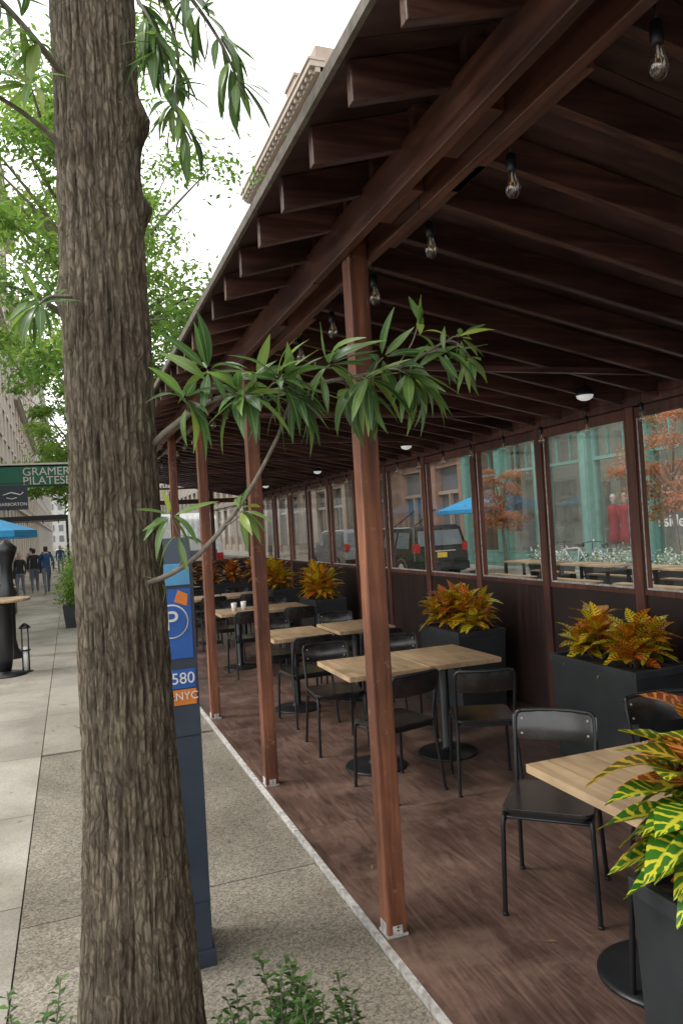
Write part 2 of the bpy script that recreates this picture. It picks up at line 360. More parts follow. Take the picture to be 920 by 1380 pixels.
cd=bpy.data.cameras.new('camera');cam=bpy.data.objects.new('camera',cd);scene.collection.objects.link(cam);scene.camera=cam
cd.sensor_fit='VERTICAL';cd.sensor_height=36;cd.lens=26.09;cd.clip_end=2500;cd.clip_start=.05
yaw=math.radians(20.2);pit=math.radians(1.08);rol=.058
fwd=Vector((math.sin(yaw)*math.cos(pit),math.cos(yaw)*math.cos(pit),math.sin(pit)))
r0=Vector((math.cos(yaw),-math.sin(yaw),0));u0=r0.cross(fwd)
up=u0*math.cos(rol)+r0*math.sin(rol);rt=r0*math.cos(rol)-u0*math.sin(rol)
M=Matrix((rt,up,-fwd)).transposed().to_4x4();M.translation=Vector((0,0,1.8));cam.matrix_world=M

# ---------------------------------------------------------------- ground
g=MB();g.box(-600,600,-300,900,-.5,-.15,0,.5);g.build('road',[asphalt])
g=MB()
g.box(-3.6,1.17,-4,230,-.149,-.034,2,.5)
def slabs(x0,x1,y0,y1,mat):
    gp=.004
    g.box(x0+gp,x1-gp,y0+gp,y1-gp,-.033,-.02,mat,R())
ys=[-4,-2.2,-.6,1.0,2.55,4.15,5.5,6.95,8.5,10.1,11.6,13.1,14.7,16.2,17.7,19.2,20.8,22.4,24,26,28,30,33,36,39,42,46,50,55,60,70,80,90,110,130,160,230]
ysn=[-4,-1.5,1.0,3.9,6.9]
for i in range(4): slabs(-.31,1.17,ysn[i],ysn[i+1],0)
for i in range(len(ys)-1):
    a,b=ys[i],ys[i+1]
    if b>7.2: slabs(-.31,.42,a,b,1);slabs(.42,1.17,a,b,0)
    slabs(-1.95,-.31,a-.02,b-.02,1);slabs(-3.6,-1.95,a+.03,b+.03,1)
g.build('sidewalk',[agg,conc,soil])
g=MB();g.box(12.2,16,-20,230,-.149,0,0,.5);g.box(12.05,12.2,-20,230,-.148,.004,1,.4);g.build('sidewalk',[conc,galv])
g=MB()
for k in range(24): g.box(7.3,7.42,-6+k*9,-3+k*9,-.149,-.146,0,.5)
g.build('lane_marking',[white])
g=MB()
for i in range(60):
    x,y=U(-1.8,1.1),U(2.6,13);g.leaf((x,y,-.014),(U(-1,1),U(-1,1),.03),(0,0,1),U(.05,.09),.018,.1,.2,3,0,U(.5,1))
for i in range(18):
    x,y=U(1.3,3.5),U(2.4,9);g.leaf((x,y,.006),(U(-1,1),U(-1,1),.03),(0,0,1),U(.04,.07),.015,.1,.2,3,0,U(.5,1))
g.build('fallen_leaves',[leafmat('dry_leaf',[(0,(.1,.12,.03)),(.6,(.25,.2,.06)),(1,(.2,.11,.05))],.1,.7)])

# ---------------------------------------------------------------- dining shelter
sh=empty('outdoor_dining_shelter')
Y0,Y1=-3.0,17.0
XW=4.05
g=MB()
g.box(1.2,4.14,Y0,Y1,-.148,-.02,1,.5)
y=Y0;k=0
while y<Y1:
    y2=min(y+2.44,Y1)
    xs=[1.2,2.42,3.64,4.14]
    for i in range(3):
        g.box(xs[i]+.0008,xs[i+1]-.0008,y+.0008,y2-.0008,-.019,0,0,R())
    y=y2;k+=1
g.build('deck',[deckm,blackm],sh)
g=MB()
y=Y0
while y<Y1:
    g.box(1.172,1.198,y,min(y+2.43,Y1),-.1,.004,0,R());y+=2.44
g.build('deck_edge_strip',[galv],sh)
PY=[-1.3,.93]+[3.06+2.12*i for i in range(7)]
g=MB();gb=MB()
for i,py in enumerate(PY):
    g.box(1.212,1.302,py-.045,py+.045,.012,3.28,0,.35+.4*R())
    gb.box(1.2085,1.3055,py-.0485,py+.0485,.001,.012,0,R())
    gb.box(1.2085,1.212,py-.03,py+.03,.012,.06,0,R());gb.box(1.235,1.28,py-.0485,py-.045,.012,.05,0,R())
    for dz in (.03,.045): gb.lathe([(.006,0),(.006,.003)],(1.257,py-.05,dz),8,1)
g.build('post',[woodZ],sh,bevel=.004);gb.build('post_bracket',[galv,blackm],sh)
def zr(x): return 3.15-.2*(x-1.257) if x>=1.257 else 3.15-.283*(1.257-x)
g=MB()
for (xa,xb,zb,off) in ((1.168,1.208,2.985,0),(1.306,1.346,2.975,.9)):
    y=Y0-off
    while y<Y1+.3:
        y2=min(y+3.2,Y1+.3);dz=U(-.006,.006)
        g.box(xa,xb,max(y,Y0)+.002,y2-.002,zb+dz,zb+.16+dz,0,R());y=y2
for y in [1.9,2.45,4.3,6.2,8.4,10.5]:
    g.box(1.21,1.304,y,y+.3,3.03,3.13,0,R())
    g.box(1.35,1.388,y-.3,y+.45,2.99,3.10,0,R())
g.build('beam',[woodY],sh,bevel=.003)
g=MB();y=Y0+.1;RS=.372
while y<Y1+.2:
    dz=U(-.004,.004)
    g.prism([(.835,zr(.835)+dz),(1.257,zr(1.257)+dz),(1.257,zr(1.257)+.13),(.835,zr(.835)+.13)],y+.04,y+.078,'y',0)
    g.prism([(1.2,zr(1.257)+.012),(4.12,zr(4.12)+dz),(4.12,zr(4.12)+.13),(1.2,zr(1.257)+.14)],y,y+.038,'y',0)
    y+=RS
g.build('rafter',[woodX],sh,bevel=.004)
g=MB();y=Y0
while y<Y1+.2:
    y2=min(y+1.22,Y1+.2)
    g.prism([(.81,zr(.81)+.132),(1.257,zr(1.257)+.132),(1.257,zr(1.257)+.146),(.81,zr(.81)+.146)],y+.002,y2-.002,'y',0)
    g.prism([(1.259,zr(1.259)+.142),(4.2,zr(4.2)+.133),(4.2,zr(4.2)+.147),(1.259,zr(1.259)+.156)],y+.002,y2-.002,'y',0)
    y=y2
g.prism([(.80,zr(.80)+.148),(1.257,zr(1.257)+.158),(4.23,zr(4.23)+.15),(4.23,zr(4.23)+.17),(1.257,zr(1.257)+.18),(.80,zr(.80)+.165)],Y0-.05,Y1+.25,'y',1)
g.build('roof',[plyroof,planterm],sh)
g=MB()
y=Y0
while y<Y1+.2:
    y2=min(y+3.0,Y1+.25)
    g.prism([(.79,zr(.79)+.128),(.808,zr(.79)+.128),(.808,zr(.79)+.172),(.79,zr(.79)+.170)],y,y2-.003,'y',0);y=y2
g.build('eave_edge',[rough_mat('eave_edge_wood',(.10,.085,.07),(.2,.175,.15),20,.6)],sh)
g=MB()
WP=[4.5+1.17*k for k in range(-6,11)]+[Y1-.04]
for wy in WP: g.box(XW-.045,XW+.045,wy-.045,wy+.045,0,2.57,0,R())
g.build('window_post',[woodF],sh,bevel=.003)
g=MB()
for i in range(len(WP)-1):
    a,b=WP[i]+.046,WP[i+1]-.046
    g.box(XW-.035,XW+.035,a,b,1.15,1.192,0,R()); g.box(XW-.03,XW+.03,a,b,2.49,2.56,0,R())
    for x0,x1 in ((XW-.030,XW-.012),):
        g.box(x0,x1,a,a+.022,1.193,2.489,0,R());g.box(x0,x1,b-.022,b,1.193,2.489,0,R())
g.box(XW-.06,XW+.06,Y0,Y1,2.571,2.69,0,.4)
g.build('window_frame',[woodF],sh,bevel=.002)
g=MB()
for i in range(len(WP)-1):
    a,b=WP[i]+.046,WP[i+1]-.046
    g.box(XW-.032,XW-.008,a+.024,b-.024,1.1935,1.206,0,R())
    g.box(XW-.034,XW-.028,a+.024,a+.030,1.21,2.48,0,R());g.box(XW-.034,XW-.028,b-.030,b-.024,1.21,2.48,0,R())
g.build('window_sill_strip',[galv],sh)
g=MB()
for i in range(len(WP)-1):
    a,b=WP[i]+.046,WP[i+1]-.046
    g.face([len(g.v)+j for j in range(4)],0,R());g.v.extend([(XW,a,1.19),(XW,b,1.19),(XW,b,2.49),(XW,a,2.49)])
g.face([len(g.v)+j for j in range(4)],0,R());g.v.extend([(1.4,Y1,1.19),(3.95,Y1,1.19),(3.95,Y1,2.49),(1.4,Y1,2.49)])
g.build('window_pane',[shelterglass],sh)
g=MB()
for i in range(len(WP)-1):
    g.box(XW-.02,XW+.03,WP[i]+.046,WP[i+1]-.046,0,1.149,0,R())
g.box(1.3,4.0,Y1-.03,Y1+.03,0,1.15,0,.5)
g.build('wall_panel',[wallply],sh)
g=MB()
for x in (1.35,2.2,3.1,3.95): g.box(x-.04,x+.04,Y1-.04,Y1+.04,0.001,2.8,0,R())
g.box(1.2,4.0,Y1-.05,Y1+.05,2.5,2.6,0,.5);g.box(1.4,3.9,Y1-.045,Y1+.045,1.151,1.2,0,.5)
g.build('end_frame',[woodF],sh)
g=MB()
for ty in [3.96,5.75,7.5,9.3,11.1,12.9,14.7]:
    g.box(1.35,XW-.062,ty-.018,ty+.018,2.70,2.735,0,R())
g.build('tie_bar',[woodX],sh)

# string lights
def bulb(mbs,x,y,z):
    a,b,c=mbs
    a.tube([(x,y,z+.16),(x,y,z+.07)],.0035,6,0)
    a.lathe([(.010,.075),(.017,.068),(.0185,.03),(.016,.018),(.014,.012)],(x,y,z),12,0)
    b.lathe([(.012,.018),(.013,.006),(.022,-.018),(.0275,-.038),(.025,-.058),(.014,-.072),(.002,-.078)],(x,y,z),14,0)
    for k in range(4):
        t=k*1.57;c.tube([(x+.004*math.cos(t),y+.004*math.sin(t),z+.01),(x+.011*math.cos(t),y+.011*math.sin(t),z-.045)],.0009,4,0)
    c.tube([(x,y,z+.015),(x,y,z-.02)],.003,5,1)
sl=empty('string_lights')
a,b,c=MB(),MB(),MB()
pts=[]
bys=[.85,1.42,2.07,2.66,3.25,3.86,4.47,5.08,5.7,6.3,6.9,7.5,8.1,8.8,9.5,10.2,11,12]
for i,by in enumerate(bys):
    zt=3.085+U(-.01,.01)
    pts.append((1.43,by,zt))
    if i<len(bys)-1: pts.append((1.415,(by+bys[i+1])/2,zt-.03+U(-.015,.02)))
    bulb((a,b,c),1.43,by,zt-.155)
a.tube(pts,.0045,6,0)
pts=[]
for i in range(26):
    by=1.2+i*.6;pts.append((3.86,by,2.62));
    pts.append((3.86,by+.3,2.59)); bulb((a,b,c),3.86,by,2.48)
a.tube(pts,.004,6,0)
a.tube([(1.41,y*.5-1,3.05+.012*math.sin(y*1.7)) for y in range(0,30)],.006,6,0)
a.build('cable_and_sockets',[blackm],sl);b.build('bulb',[bulbglass],sl);c.build('filament',[brass,white],sl)
lampw=plain('lamp_lens',(.85,.85,.82),.3,0,.5,.4)
for ly in (4.5,7.6,10.8,14):
    g=MB();g.lathe([(.05,.05),(.06,.03),(.07,.01),(.07,0)],(3.62,ly,2.66),16,0);g.lathe([(.062,0),(.055,-.02),(.03,-.035),(.003,-.04)],(3.62,ly,2.659),16,1)
    g.box(3.61,3.63,ly-.01,ly+.01,2.70,2.80,0)
    g.build('ceiling_lamp',[blackm,lampw])

# ---------------------------------------------------------------- furniture
def table_mesh(lx,ly):
    g=MB()
    n=6;wx=lx/n
    for i in range(n):
        g.box(-lx/2+i*wx+.0003,-lx/2+(i+1)*wx-.0003,-ly/2,ly/2,.722,.757,0,R())
    g.box(-.2,.2,-.2,.2,.7,.7215,1)
    g.box(-.22,.22,-.02,.02,.68,.6995,1);g.box(-.0195,.0195,-.22,.22,.675,.6990,1)
    g.lathe([(.23,0.001),(.23,.012),(.215,.022),(.06,.034),(.042,.05),(.038,.06),(.038,.68)],(0,0,0),32,1)
    return g
tb=table_mesh(.6,.74).build('dining_table',[oak,blackm],bevel=.0012)
tables=[(2.05,2.33),(2.665,2.335),(2.06,5.17),(2.67,5.19),(2.07,7.22),(2.76,7.3),(2.06,9.8),(2.68,9.83),(2.06,12.3),(2.7,12.35),(2.1,14.7)]
tb.location=(2.05,2.33,0)
for x,y in tables[1:]: dup(tb,(x,y,0),U(-.02,.02))
def rr(hx,hy,r,n=5,bow=0):
    pts=[]
    for cx,cy,a0 in ((hx-r,hy-r,0),(-hx+r,hy-r,90),(-hx+r,-hy+r,180),(hx-r,-hy+r,270)):
        for i in range(n+1):
            a=math.radians(a0+90*i/n);pts.append((cx+r*math.cos(a),cy+r*math.sin(a)))
    return pts
def chair_mesh():
    g=MB();r=.0115
    for s in (-1,1):
        fl=[(s*.205,.215,.0),(s*.195,.2,.40),(s*.193,.19,.435),(s*.188,.165,.447),(s*.18,-.1,.447),(s*.18,-.165,.447)]
        g.tube(fl,r,10,0)
        bl=[(s*.205,-.25,0),(s*.19,-.185,.40),(s*.19,-.175,.46),(s*.192,-.19,.56),(s*.194,-.225,.70),(s*.192,-.243,.775),(s*.183,-.249,.80),(s*.165,-.254,.808)]
        g.tube(bl,r,10,0)
        g.tube([(s*.19,.19,.415),(s*.185,-.17,.415)],.007,8,0)
        g.lathe([(.015,0),(.015,.012),(.012,.014)],(s*.205,.215,0),10,0);g.lathe([(.015,0),(.015,.012),(.012,.014)],(s*.205,-.25,0),10,0)
    g.tube([(-.165,-.254,.808),(-.08,-.275,.81),(0,-.281,.81),(.08,-.275,.81),(.165,-.254,.808)],r,10,0)
    g.tube([(-.185,-.17,.43),(.185,-.17,.43)],.008,8,0);g.tube([(-.19,.18,.43),(.19,.18,.43)],.008,8,0)
    g.prism(rr(.2,.2,.045),.459,.475,'z',1,.4)
    g.prism(rr(.185,.185,.04),.435,.4585,'z',0,.4)
    n=12
    k=len(g.v)
    for i in range(n+1):
        x=-.205+.41*i/n;bow=.030*(1-(x/.2)**2)
        e=.018*(abs(x)/.205)**6
        for (dy,z) in ((0,.665+e),(.012,.665+e),(.012,.808-e),(0,.808-e)):
            g.v.append((x,-.222-bow-(z-.665)*.22+dy,z))
    for i in range(n):
        for j in range(4):
            a=k+i*4+j;b=k+i*4+(j+1)%4;g.face([a,a+4,b+4,b],1,.5,smooth=(j in (1,3)))
    g.face([k,k+1,k+2,k+3],1);g.face([k+n*4+3,k+n*4+2,k+n*4+1,k+n*4],1)
    for x in (-.16,.16):
        for z in (.70,.77):
            yy=-.222-.030*(1-(x/.2)**2)-(z-.665)*.22+.013
            g.tube([(x,yy-.002,z),(x,yy+.004,z)],.006,8,2)
    return g
ch=chair_mesh().build('dining_chair',[blackm,blackwood,galv],bevel=.0015)
chairs=[(2.065,2.985,137),(2.86,2.93,172),(2.08,2.06,4),(2.72,2.03,-6),
 (2.58,4.48,-22),(2.02,4.68,14),(1.98,5.78,176),(2.62,5.82,170),
 (2.02,6.72,5),(2.74,6.7,-8),(2.1,7.86,184),(2.8,7.9,170),
 (2.05,9.3,3),(2.7,9.25,-5),(2.0,10.4,180),(2.75,10.4,176),
 (2.05,11.8,3),(2.7,11.8,-5),(2.1,12.9,180),(2.75,12.9,176),(2.1,14.2,0)]
x,y,a=chairs[0];ch.location=(x,y,0);ch.rotation_euler=(0,0,math.radians(a))
for x,y,a in chairs[1:]: dup(ch,(x,y,0),math.radians(a))
for x,y,a in ((-1.5,14.0,20),(-1.75,15.2,160),(-1.55,17.5,10),(-1.9,18.6,170),(-1.6,21.5,0)): dup(ch,(x,y,-.02),math.radians(a))
for x,y in ((2.0,9.75),(2.15,9.85)):
    g=MB();g.lathe([(.03,0),(.04,.11),(.037,.11),(.028,.004)],(x,y,.757),14,0);g.build('paper_cup',[white])

def planter(x0,x1,y0,y1,h=.75):
    g=MB();cx,cy=(x0+x1)/2,(y0+y1)/2;hx,hy=(x1-x0)/2,(y1-y0)/2
    g.taper(cx,cy,hx*.93,hy*.95,hx,hy,0.001,h-.05,0,.4)
    t=.025
    g.box(cx-hx-.006,cx+hx+.006,cy-hy-.006,cy-hy+t,h-.05,h,0,.6);g.box(cx-hx-.006,cx+hx+.006,cy+hy-t,cy+hy+.006,h-.05,h,0,.6)
    g.box(cx-hx-.006,cx-hx+t,cy-hy+t,cy+hy-t,h-.05,h,0,.6);g.box(cx+hx-t,cx+hx+.006,cy-hy+t,cy+hy-t,h-.05,h,0,.6)
    g.box(cx-hx+t,cx+hx-t,cy-hy+t,cy+hy-t,h-.06,h-.03,1,.5)
    return g.build('planter_box',[planterm,soil],bevel=.004)
def croton(x,y,z,rad,H,n,mats,seed,L=(.15,.24),Wd=(.08,.12),segs=7,vr=(0,1),name='croton_plant',e0=.1,hred=0):
    rnd=random.Random(seed);g=MB()
    ns=max(4,n//16)
    for s in range(ns):
        a=s*2.4+rnd.random();rr_=rad*.55*math.sqrt((s+.3)/ns)
        tip=Vector((x+rr_*math.cos(a),y+rr_*math.sin(a),z+H*(.35+.6*rnd.random()) *(1-.35*rr_/rad)))
        root=Vector((x+rr_*.3*math.cos(a),y+rr_*.3*math.sin(a),z-.02))
        g.tube([root,(root+tip)/2+Vector((0,0,.01)),tip],[.008,.007,.005],6,2)
        hv=rnd.random()
        for i in range(n//ns):
            t=.3+.7*(i/(n//ns))
            p=root.lerp(tip,t);b=i*2.4+rnd.random()*.7
            el=(e0+1.05*(i/(n//ns))+rnd.uniform(-.25,.25))
            d=Vector((math.cos(b)*math.cos(el)+.3*math.cos(a),math.sin(b)*math.cos(el)+.3*math.sin(a),math.sin(el)))
            l=rnd.uniform(*L)*(1.05-.35*t*t*rnd.random())
            vv=vr[0]+(vr[1]-vr[0])*(.35*hv+.65*rnd.random())
            if hred: vv=vv*.62+hred*max(0,(p.z-z)/H-.15)+(.18 if p.x>x+.05 else 0)
            vv=min(1,max(0,vv))
            g.leaf(p,d,(rnd.uniform(-.2,.2),rnd.uniform(-.2,.2),1),l,rnd.uniform(*Wd),rnd.uniform(.1,.6),rnd.uniform(.15,.35),segs,0,vv,.9,.035)
    return g.build(name,mats)
cm=[croY,croY,twigm]
planter(3.36,3.86,3.86,4.76)
croton(3.6,4.50,.74,.3,.36,125,cm,1);croton(3.58,4.08,.74,.3,.32,115,cm,2)
planter(3.32,3.82,6.1,6.9)
croton(3.50,6.62,.74,.32,.46,125,cm,3);croton(3.58,6.28,.74,.28,.40,110,cm,4)
planter(3.3,3.8,2.0,2.8);croton(3.6,2.4,.74,.3,.34,90,cm,12)
planter(3.28,3.75,10.2,11.0);croton(3.45,10.45,.74,.36,.55,120,cm,5,(.2,.3),(.09,.13));croton(3.5,10.8,.74,.3,.5,100,cm,6,(.2,.3),(.09,.13))
planter(3.28,3.75,12.6,13.4);croton(3.45,12.8,.74,.36,.55,110,cm,7,(.2,.3),(.09,.13));croton(3.45,13.2,.74,.34,.5,100,cm,8,(.2,.3),(.09,.13))
planter(1.5,3.9,15.6,16.1)
for i in range(5): croton(1.8+i*.48,15.8,.74,.3,.5,80,cm,20+i,(.2,.3),(.09,.12),4,(.3,1))
planter(1.50,2.15,1.2,1.80,.72)
croton(1.70,1.60,.72,.34,.62,150,[croG,croG,twigm],33,(.23,.33),(.12,.165),10,(0,.85),e0=-.25,hred=.75)

# ---------------------------------------------------------------- foreground tree
def trunk(name):
    cx,cy=.131,2.38;na,nz=280,620;z0,z1=-.06,6.0
    me=bpy.data.meshes.new(name);vs=[];rv=[]
    def rad(z):
        pts=[(-.06,.24),(.1,.204),(.32,.184),(.7,.155),(1.0,.138),(1.35,.129),(1.7,.125),(2.31,.125),(3.3,.121),(4.2,.112),(6,.08)]
        for i in range(len(pts)-1):
            if z<=pts[i+1][0]:
                t=(z-pts[i][0])/(pts[i+1][0]-pts[i][0]);return pts[i][1]+(pts[i+1][1]-pts[i][1])*t
        return pts[-1][1]
    knots=[(-.15,2.82,.030,.04),(-.15,3.1,.035,.06),(2.9,2.55,.02,.05),(-1.3,1.6,.012,.05),(-1.0,2.75,.012,.05),(-1.9,2.2,.01,.04)]
    for i in range(nz+1):
        z=z0+(z1-z0)*(i/nz)
        ox=.006*math.sin(z*1.7)+.018*z/3.3;oy=.01*math.cos(z*2.1)
        for j in range(na):
            a=2*math.pi*j/na;ca,sa=math.cos(a),math.sin(a)
            q=Vector((ca*5.2,sa*5.2,z*3));n1=noise.noise(q)
            q2=Vector((ca*9+n1,sa*9+n1,z*3.8+7));n2=1-abs(noise.noise(q2))*3
            q3=Vector((ca*17+n1*2,sa*17+n1*2,z*8));n3=1-abs(noise.noise(q3))*3
            rg=.5*n2+.5*n3
            r=rad(z)+.004*n1+.005*n2+.004*n3+.007*noise.noise(Vector((ca,sa,z*.9+4)))
            for ka,kz,kh,kr in knots:
                da=(a-ka+math.pi)%(2*math.pi)-math.pi
                d2=(da*.13/kr)**2+((z-kz)/kr)**2
                if d2<9: r+=kh*math.exp(-d2)
            vs.append((cx+ox+r*ca,cy+oy+r*sa,z));rv.append(min(1,max(0,.5+.5*rg)))
    fs=[(i*na+j,i*na+(j+1)%na,(i+1)*na+(j+1)%na,(i+1)*na+j) for i in range(nz) for j in range(na)]
    me.from_pydata(vs,[],fs);me.materials.append(barkm)
    at=me.attributes.new('ridge','FLOAT','POINT');at.data.foreach_set('value',rv)
    me.polygons.foreach_set('use_smooth',[True]*len(fs));me.update()
    ob=bpy.data.objects.new('trunk',me);scene.collection.objects.link(ob);return ob
tree=empty('willow_oak_tree');tk=trunk('trunk');tk.parent=tree
tw=MB();lv=MB()
def spline(pts,n=6):
    out=[];P=[Vector(p) for p in pts];P=[P[0]*2-P[1]]+P+[P[-1]*2-P[-2]]
    for i in range(1,len(P)-2):
        for k in range(n):
            t=k/n;p0,p1,p2,p3=P[i-1:i+3]
            out.append(.5*((2*p1)+(p2-p0)*t+(2*p0-5*p1+4*p2-p3)*t*t+(3*p1-p0-3*p2+p3)*t**3))
    out.append(P[-2]);return out
def branch(pts,r0,r1):
    s=spline(pts);n=len(s);tw.tube(s,[r0+(r1-r0)*i/(n-1) for i in range(n)],7,0);return s
def cluster(p,d,n,L=(.10,.165),spread=1.0,droop=.5,vr=(0,.9)):
    d=Vector(d).normalized()
    for i in range(n):
        q=Vector((U(-1,1),U(-1,1),U(-1,1))).normalized()
        dd=(d*U(.1,1.0)+q*spread+Vector((0,0,-droop*U(.2,1)))).normalized()
        l=U(*L)
        lv.leaf(Vector(p)+q*.012,dd,(q.x*.8,q.y*.8-.4,.7),l,l*U(.16,.23),U(-.05,.6),U(.1,.35),7,0,U(*vr),.85,.03)
def along(s,a,b,cnt,n,**k):
    for i in range(cnt):
        t=a+(b-a)*(i+.5)/cnt;j=min(len(s)-2,int(t*(len(s)-1)));p=s[j];d=s[j+1]-s[j]
        cluster(p,d,n,**k)
def shoot(p,off,n,L=(.11,.18),droop=.5,vr=(0,.9),spread=1.0):
    p=Vector(p);e=p+Vector(off);n=int(n*1.25)
    tw.tube([p,p.lerp(e,.5)+Vector((0,0,.008)),e],[.004,.003,.002],6,0)
    cluster(e,off,n,L,spread,droop,vr)
    cluster(p.lerp(e,.6),off,max(2,n//4),L,1.1,droop,vr)
b1=branch([(.2,2.28,1.66),(.27,2.2,1.69),(.35,2.15,1.745),(.467,2.1,1.88),(.575,2.1,2.05),(.62,2.1,2.15),(.65,2.1,2.22)],.009,.004)
along(b1,.93,1,1,5,droop=.2)
cluster((.24,2.22,1.67),(.3,-.4,-.4),3,(.05,.08))
s=branch([(.30,2.18,1.71),(.30,2.15,1.78),(.27,2.12,1.86)],.004,.002);cluster(s[-1],(0,-.1,.5),8,(.10,.14),droop=.3,vr=(.5,1));cluster(s[-5],(0.4,0,.5),3,(.09,.13),droop=.3,vr=(.4,1))
s=branch([(.42,2.11,1.82),(.45,2.08,1.84),(.46,2.06,1.86)],.003,.002);cluster(s[-1],(.2,-.1,.1),9,(.08,.14),droop=.6,vr=(.5,1))
b2=branch([(.24,2.34,2.07),(.31,2.26,2.13),(.43,2.2,2.20),(.58,2.15,2.215),(.77,2.1,2.24),(1.0,2.1,2.29),(1.16,2.1,2.37),(1.22,2.1,2.36)],.011,.003)
shoot((.36,2.24,2.16),(-.03,-.10,.03),9,droop=.35)
shoot((.42,2.2,2.195),(-.02,-.06,.08),9,droop=.2)
shoot((.47,2.18,2.205),(.03,-.08,-.01),13,droop=.6,L=(.12,.19))
shoot((.52,2.17,2.21),(.04,.03,.05),9,droop=.5)
shoot((.57,2.15,2.213),(.03,-.07,.02),13,droop=.7,L=(.12,.19))
shoot((.63,2.13,2.22),(.02,-.03,-.03),8,droop=1.0)
shoot((.70,2.11,2.23),(.05,-.05,.05),9,droop=.6)
shoot((.78,2.1,2.24),(.05,.02,-.02),9,droop=.9)
shoot((.83,2.1,2.25),(.04,-.05,-.02),12,droop=1.2,L=(.13,.2))
shoot((.90,2.1,2.265),(.04,.0,.05),9,droop=.8)
shoot((.95,2.1,2.28),(.05,-.05,-.03),12,droop=1.3,L=(.12,.2))
shoot((1.03,2.1,2.30),(.04,.03,-.02),9,droop=1.1)
shoot((1.09,2.1,2.33),(.06,-.03,.0),7,droop=.9,L=(.09,.15))
shoot((1.16,2.1,2.37),(.06,.0,.02),6,droop=.3,L=(.08,.13),vr=(.4,1))
shoot((1.20,2.1,2.365),(.04,-.02,-.05),6,droop=.8,L=(.08,.13),vr=(.4,1))
s=branch([(.98,2.1,2.28),(1.04,2.1,2.36),(1.07,2.1,2.43)],.003,.002);cluster(s[-1],(0,0,1),4,(.08,.13),.5,0,(.5,1));cluster(s[-4],(0,0,1),4,(.08,.13),.8,0,(.4,1))
b3=branch([(.2,2.4,3.9),(.3,2.3,3.65),(.42,2.2,3.42),(.5,2.15,3.25),(.56,2.15,3.1)],.010,.003)
along(b3,.35,1,6,10,L=(.1,.17),droop=.8)
b4=branch([(.16,2.4,3.7),(.25,2.25,3.45),(.31,2.2,3.3),(.33,2.18,3.2)],.008,.003);along(b4,.4,1,5,7,L=(.1,.16),droop=.8)
b4=branch([(.3,2.3,3.65),(.38,2.25,3.3),(.36,2.2,3.08),(.40,2.2,2.98)],.006,.003);along(b4,.4,1,5,8,L=(.09,.15),droop=.8)
b5=branch([(.05,2.35,2.98),(-.02,2.3,3.02),(-.12,2.25,3.06),(-.3,2.2,3.12)],.010,.004)
b6=branch([(.06,2.35,3.2),(-.02,2.25,3.24),(-.12,2.2,3.32),(-.3,2.1,3.42)],.012,.005)
along(b6,.3,.9,4,8,L=(.1,.17),droop=.7);
s=branch([(-.02,2.27,3.03),(-.04,2.22,3.09)],.004,.002);cluster(s[-1],(-.2,-.1,.1),13,(.10,.15),droop=.4,vr=(.5,1))
s=branch([(.04,2.3,2.52),(-.02,2.25,2.5),(-.05,2.2,2.46)],.006,.003);cluster(s[-1],(-.2,-.1,-.1),15,(.09,.14),droop=.7);cluster(s[4],(-.1,-.2,.3),4,(.06,.09),droop=.1)
for i in range(9):
    a=i*.7+.4;ln=U(1.2,2.2)
    p=Vector((.2,2.38,4.0+i*.22));e=p+Vector((math.cos(a)*ln,math.sin(a)*ln,U(.5,1.4)))
    s=branch([p,p.lerp(e,.5)+Vector((0,0,.12)),e],.04,.012)
    for t in range(5,len(s)):
        for q in range(2): cluster(s[t]+Vector((U(-.3,.3),U(-.3,.3),U(-.2,.35))),(0,0,0.1),4,(.12,.18),1,.3)
tw.build('branches',[twigm],tree);lv.build('leaves',[treeleaf],tree)
g=MB();g.box(-.3,.74,1.1,2.62,-.12,-.014,0,.5);g.build('tree_pit_soil',[soil])
def shrub(name,cx,cy,z,rx,ry,H,n,seed,L=(.025,.045),mat=shrubleaf):
    rnd=random.Random(seed);g=MB()
    for i in range(n):
        a=rnd.random()*6.28;r=math.sqrt(rnd.random());x=cx+rx*r*math.cos(a);y=cy+ry*r*math.sin(a)
        h=H*(.55+.45*rnd.random())*(1-.3*r);lean=Vector((rnd.uniform(-.3,.3),rnd.uniform(-.3,.3),1)).normalized()
        base=Vector((x,y,z));tip=base+lean*h
        g.tube([base,tip],[.003,.0015],4,1)
        m=int(h/.012)
        for k in range(m):
            p=base.lerp(tip,.25+.75*k/m);b=k*2.4
            d=Vector((math.cos(b),math.sin(b),rnd.uniform(.1,.8)))
            g.leaf(p,d,(0,0,1),rnd.uniform(*L),rnd.uniform(*L)*.5,.2,.2,2,0,rnd.random())
    return g.build(name,[mat,twigm])
shrub('groundcover_shrub',.56,2.2,-.02,.24,.25,.56,75,5)
shrub('groundcover_shrub',-.19,2.22,-.02,.10,.2,.66,22,6)

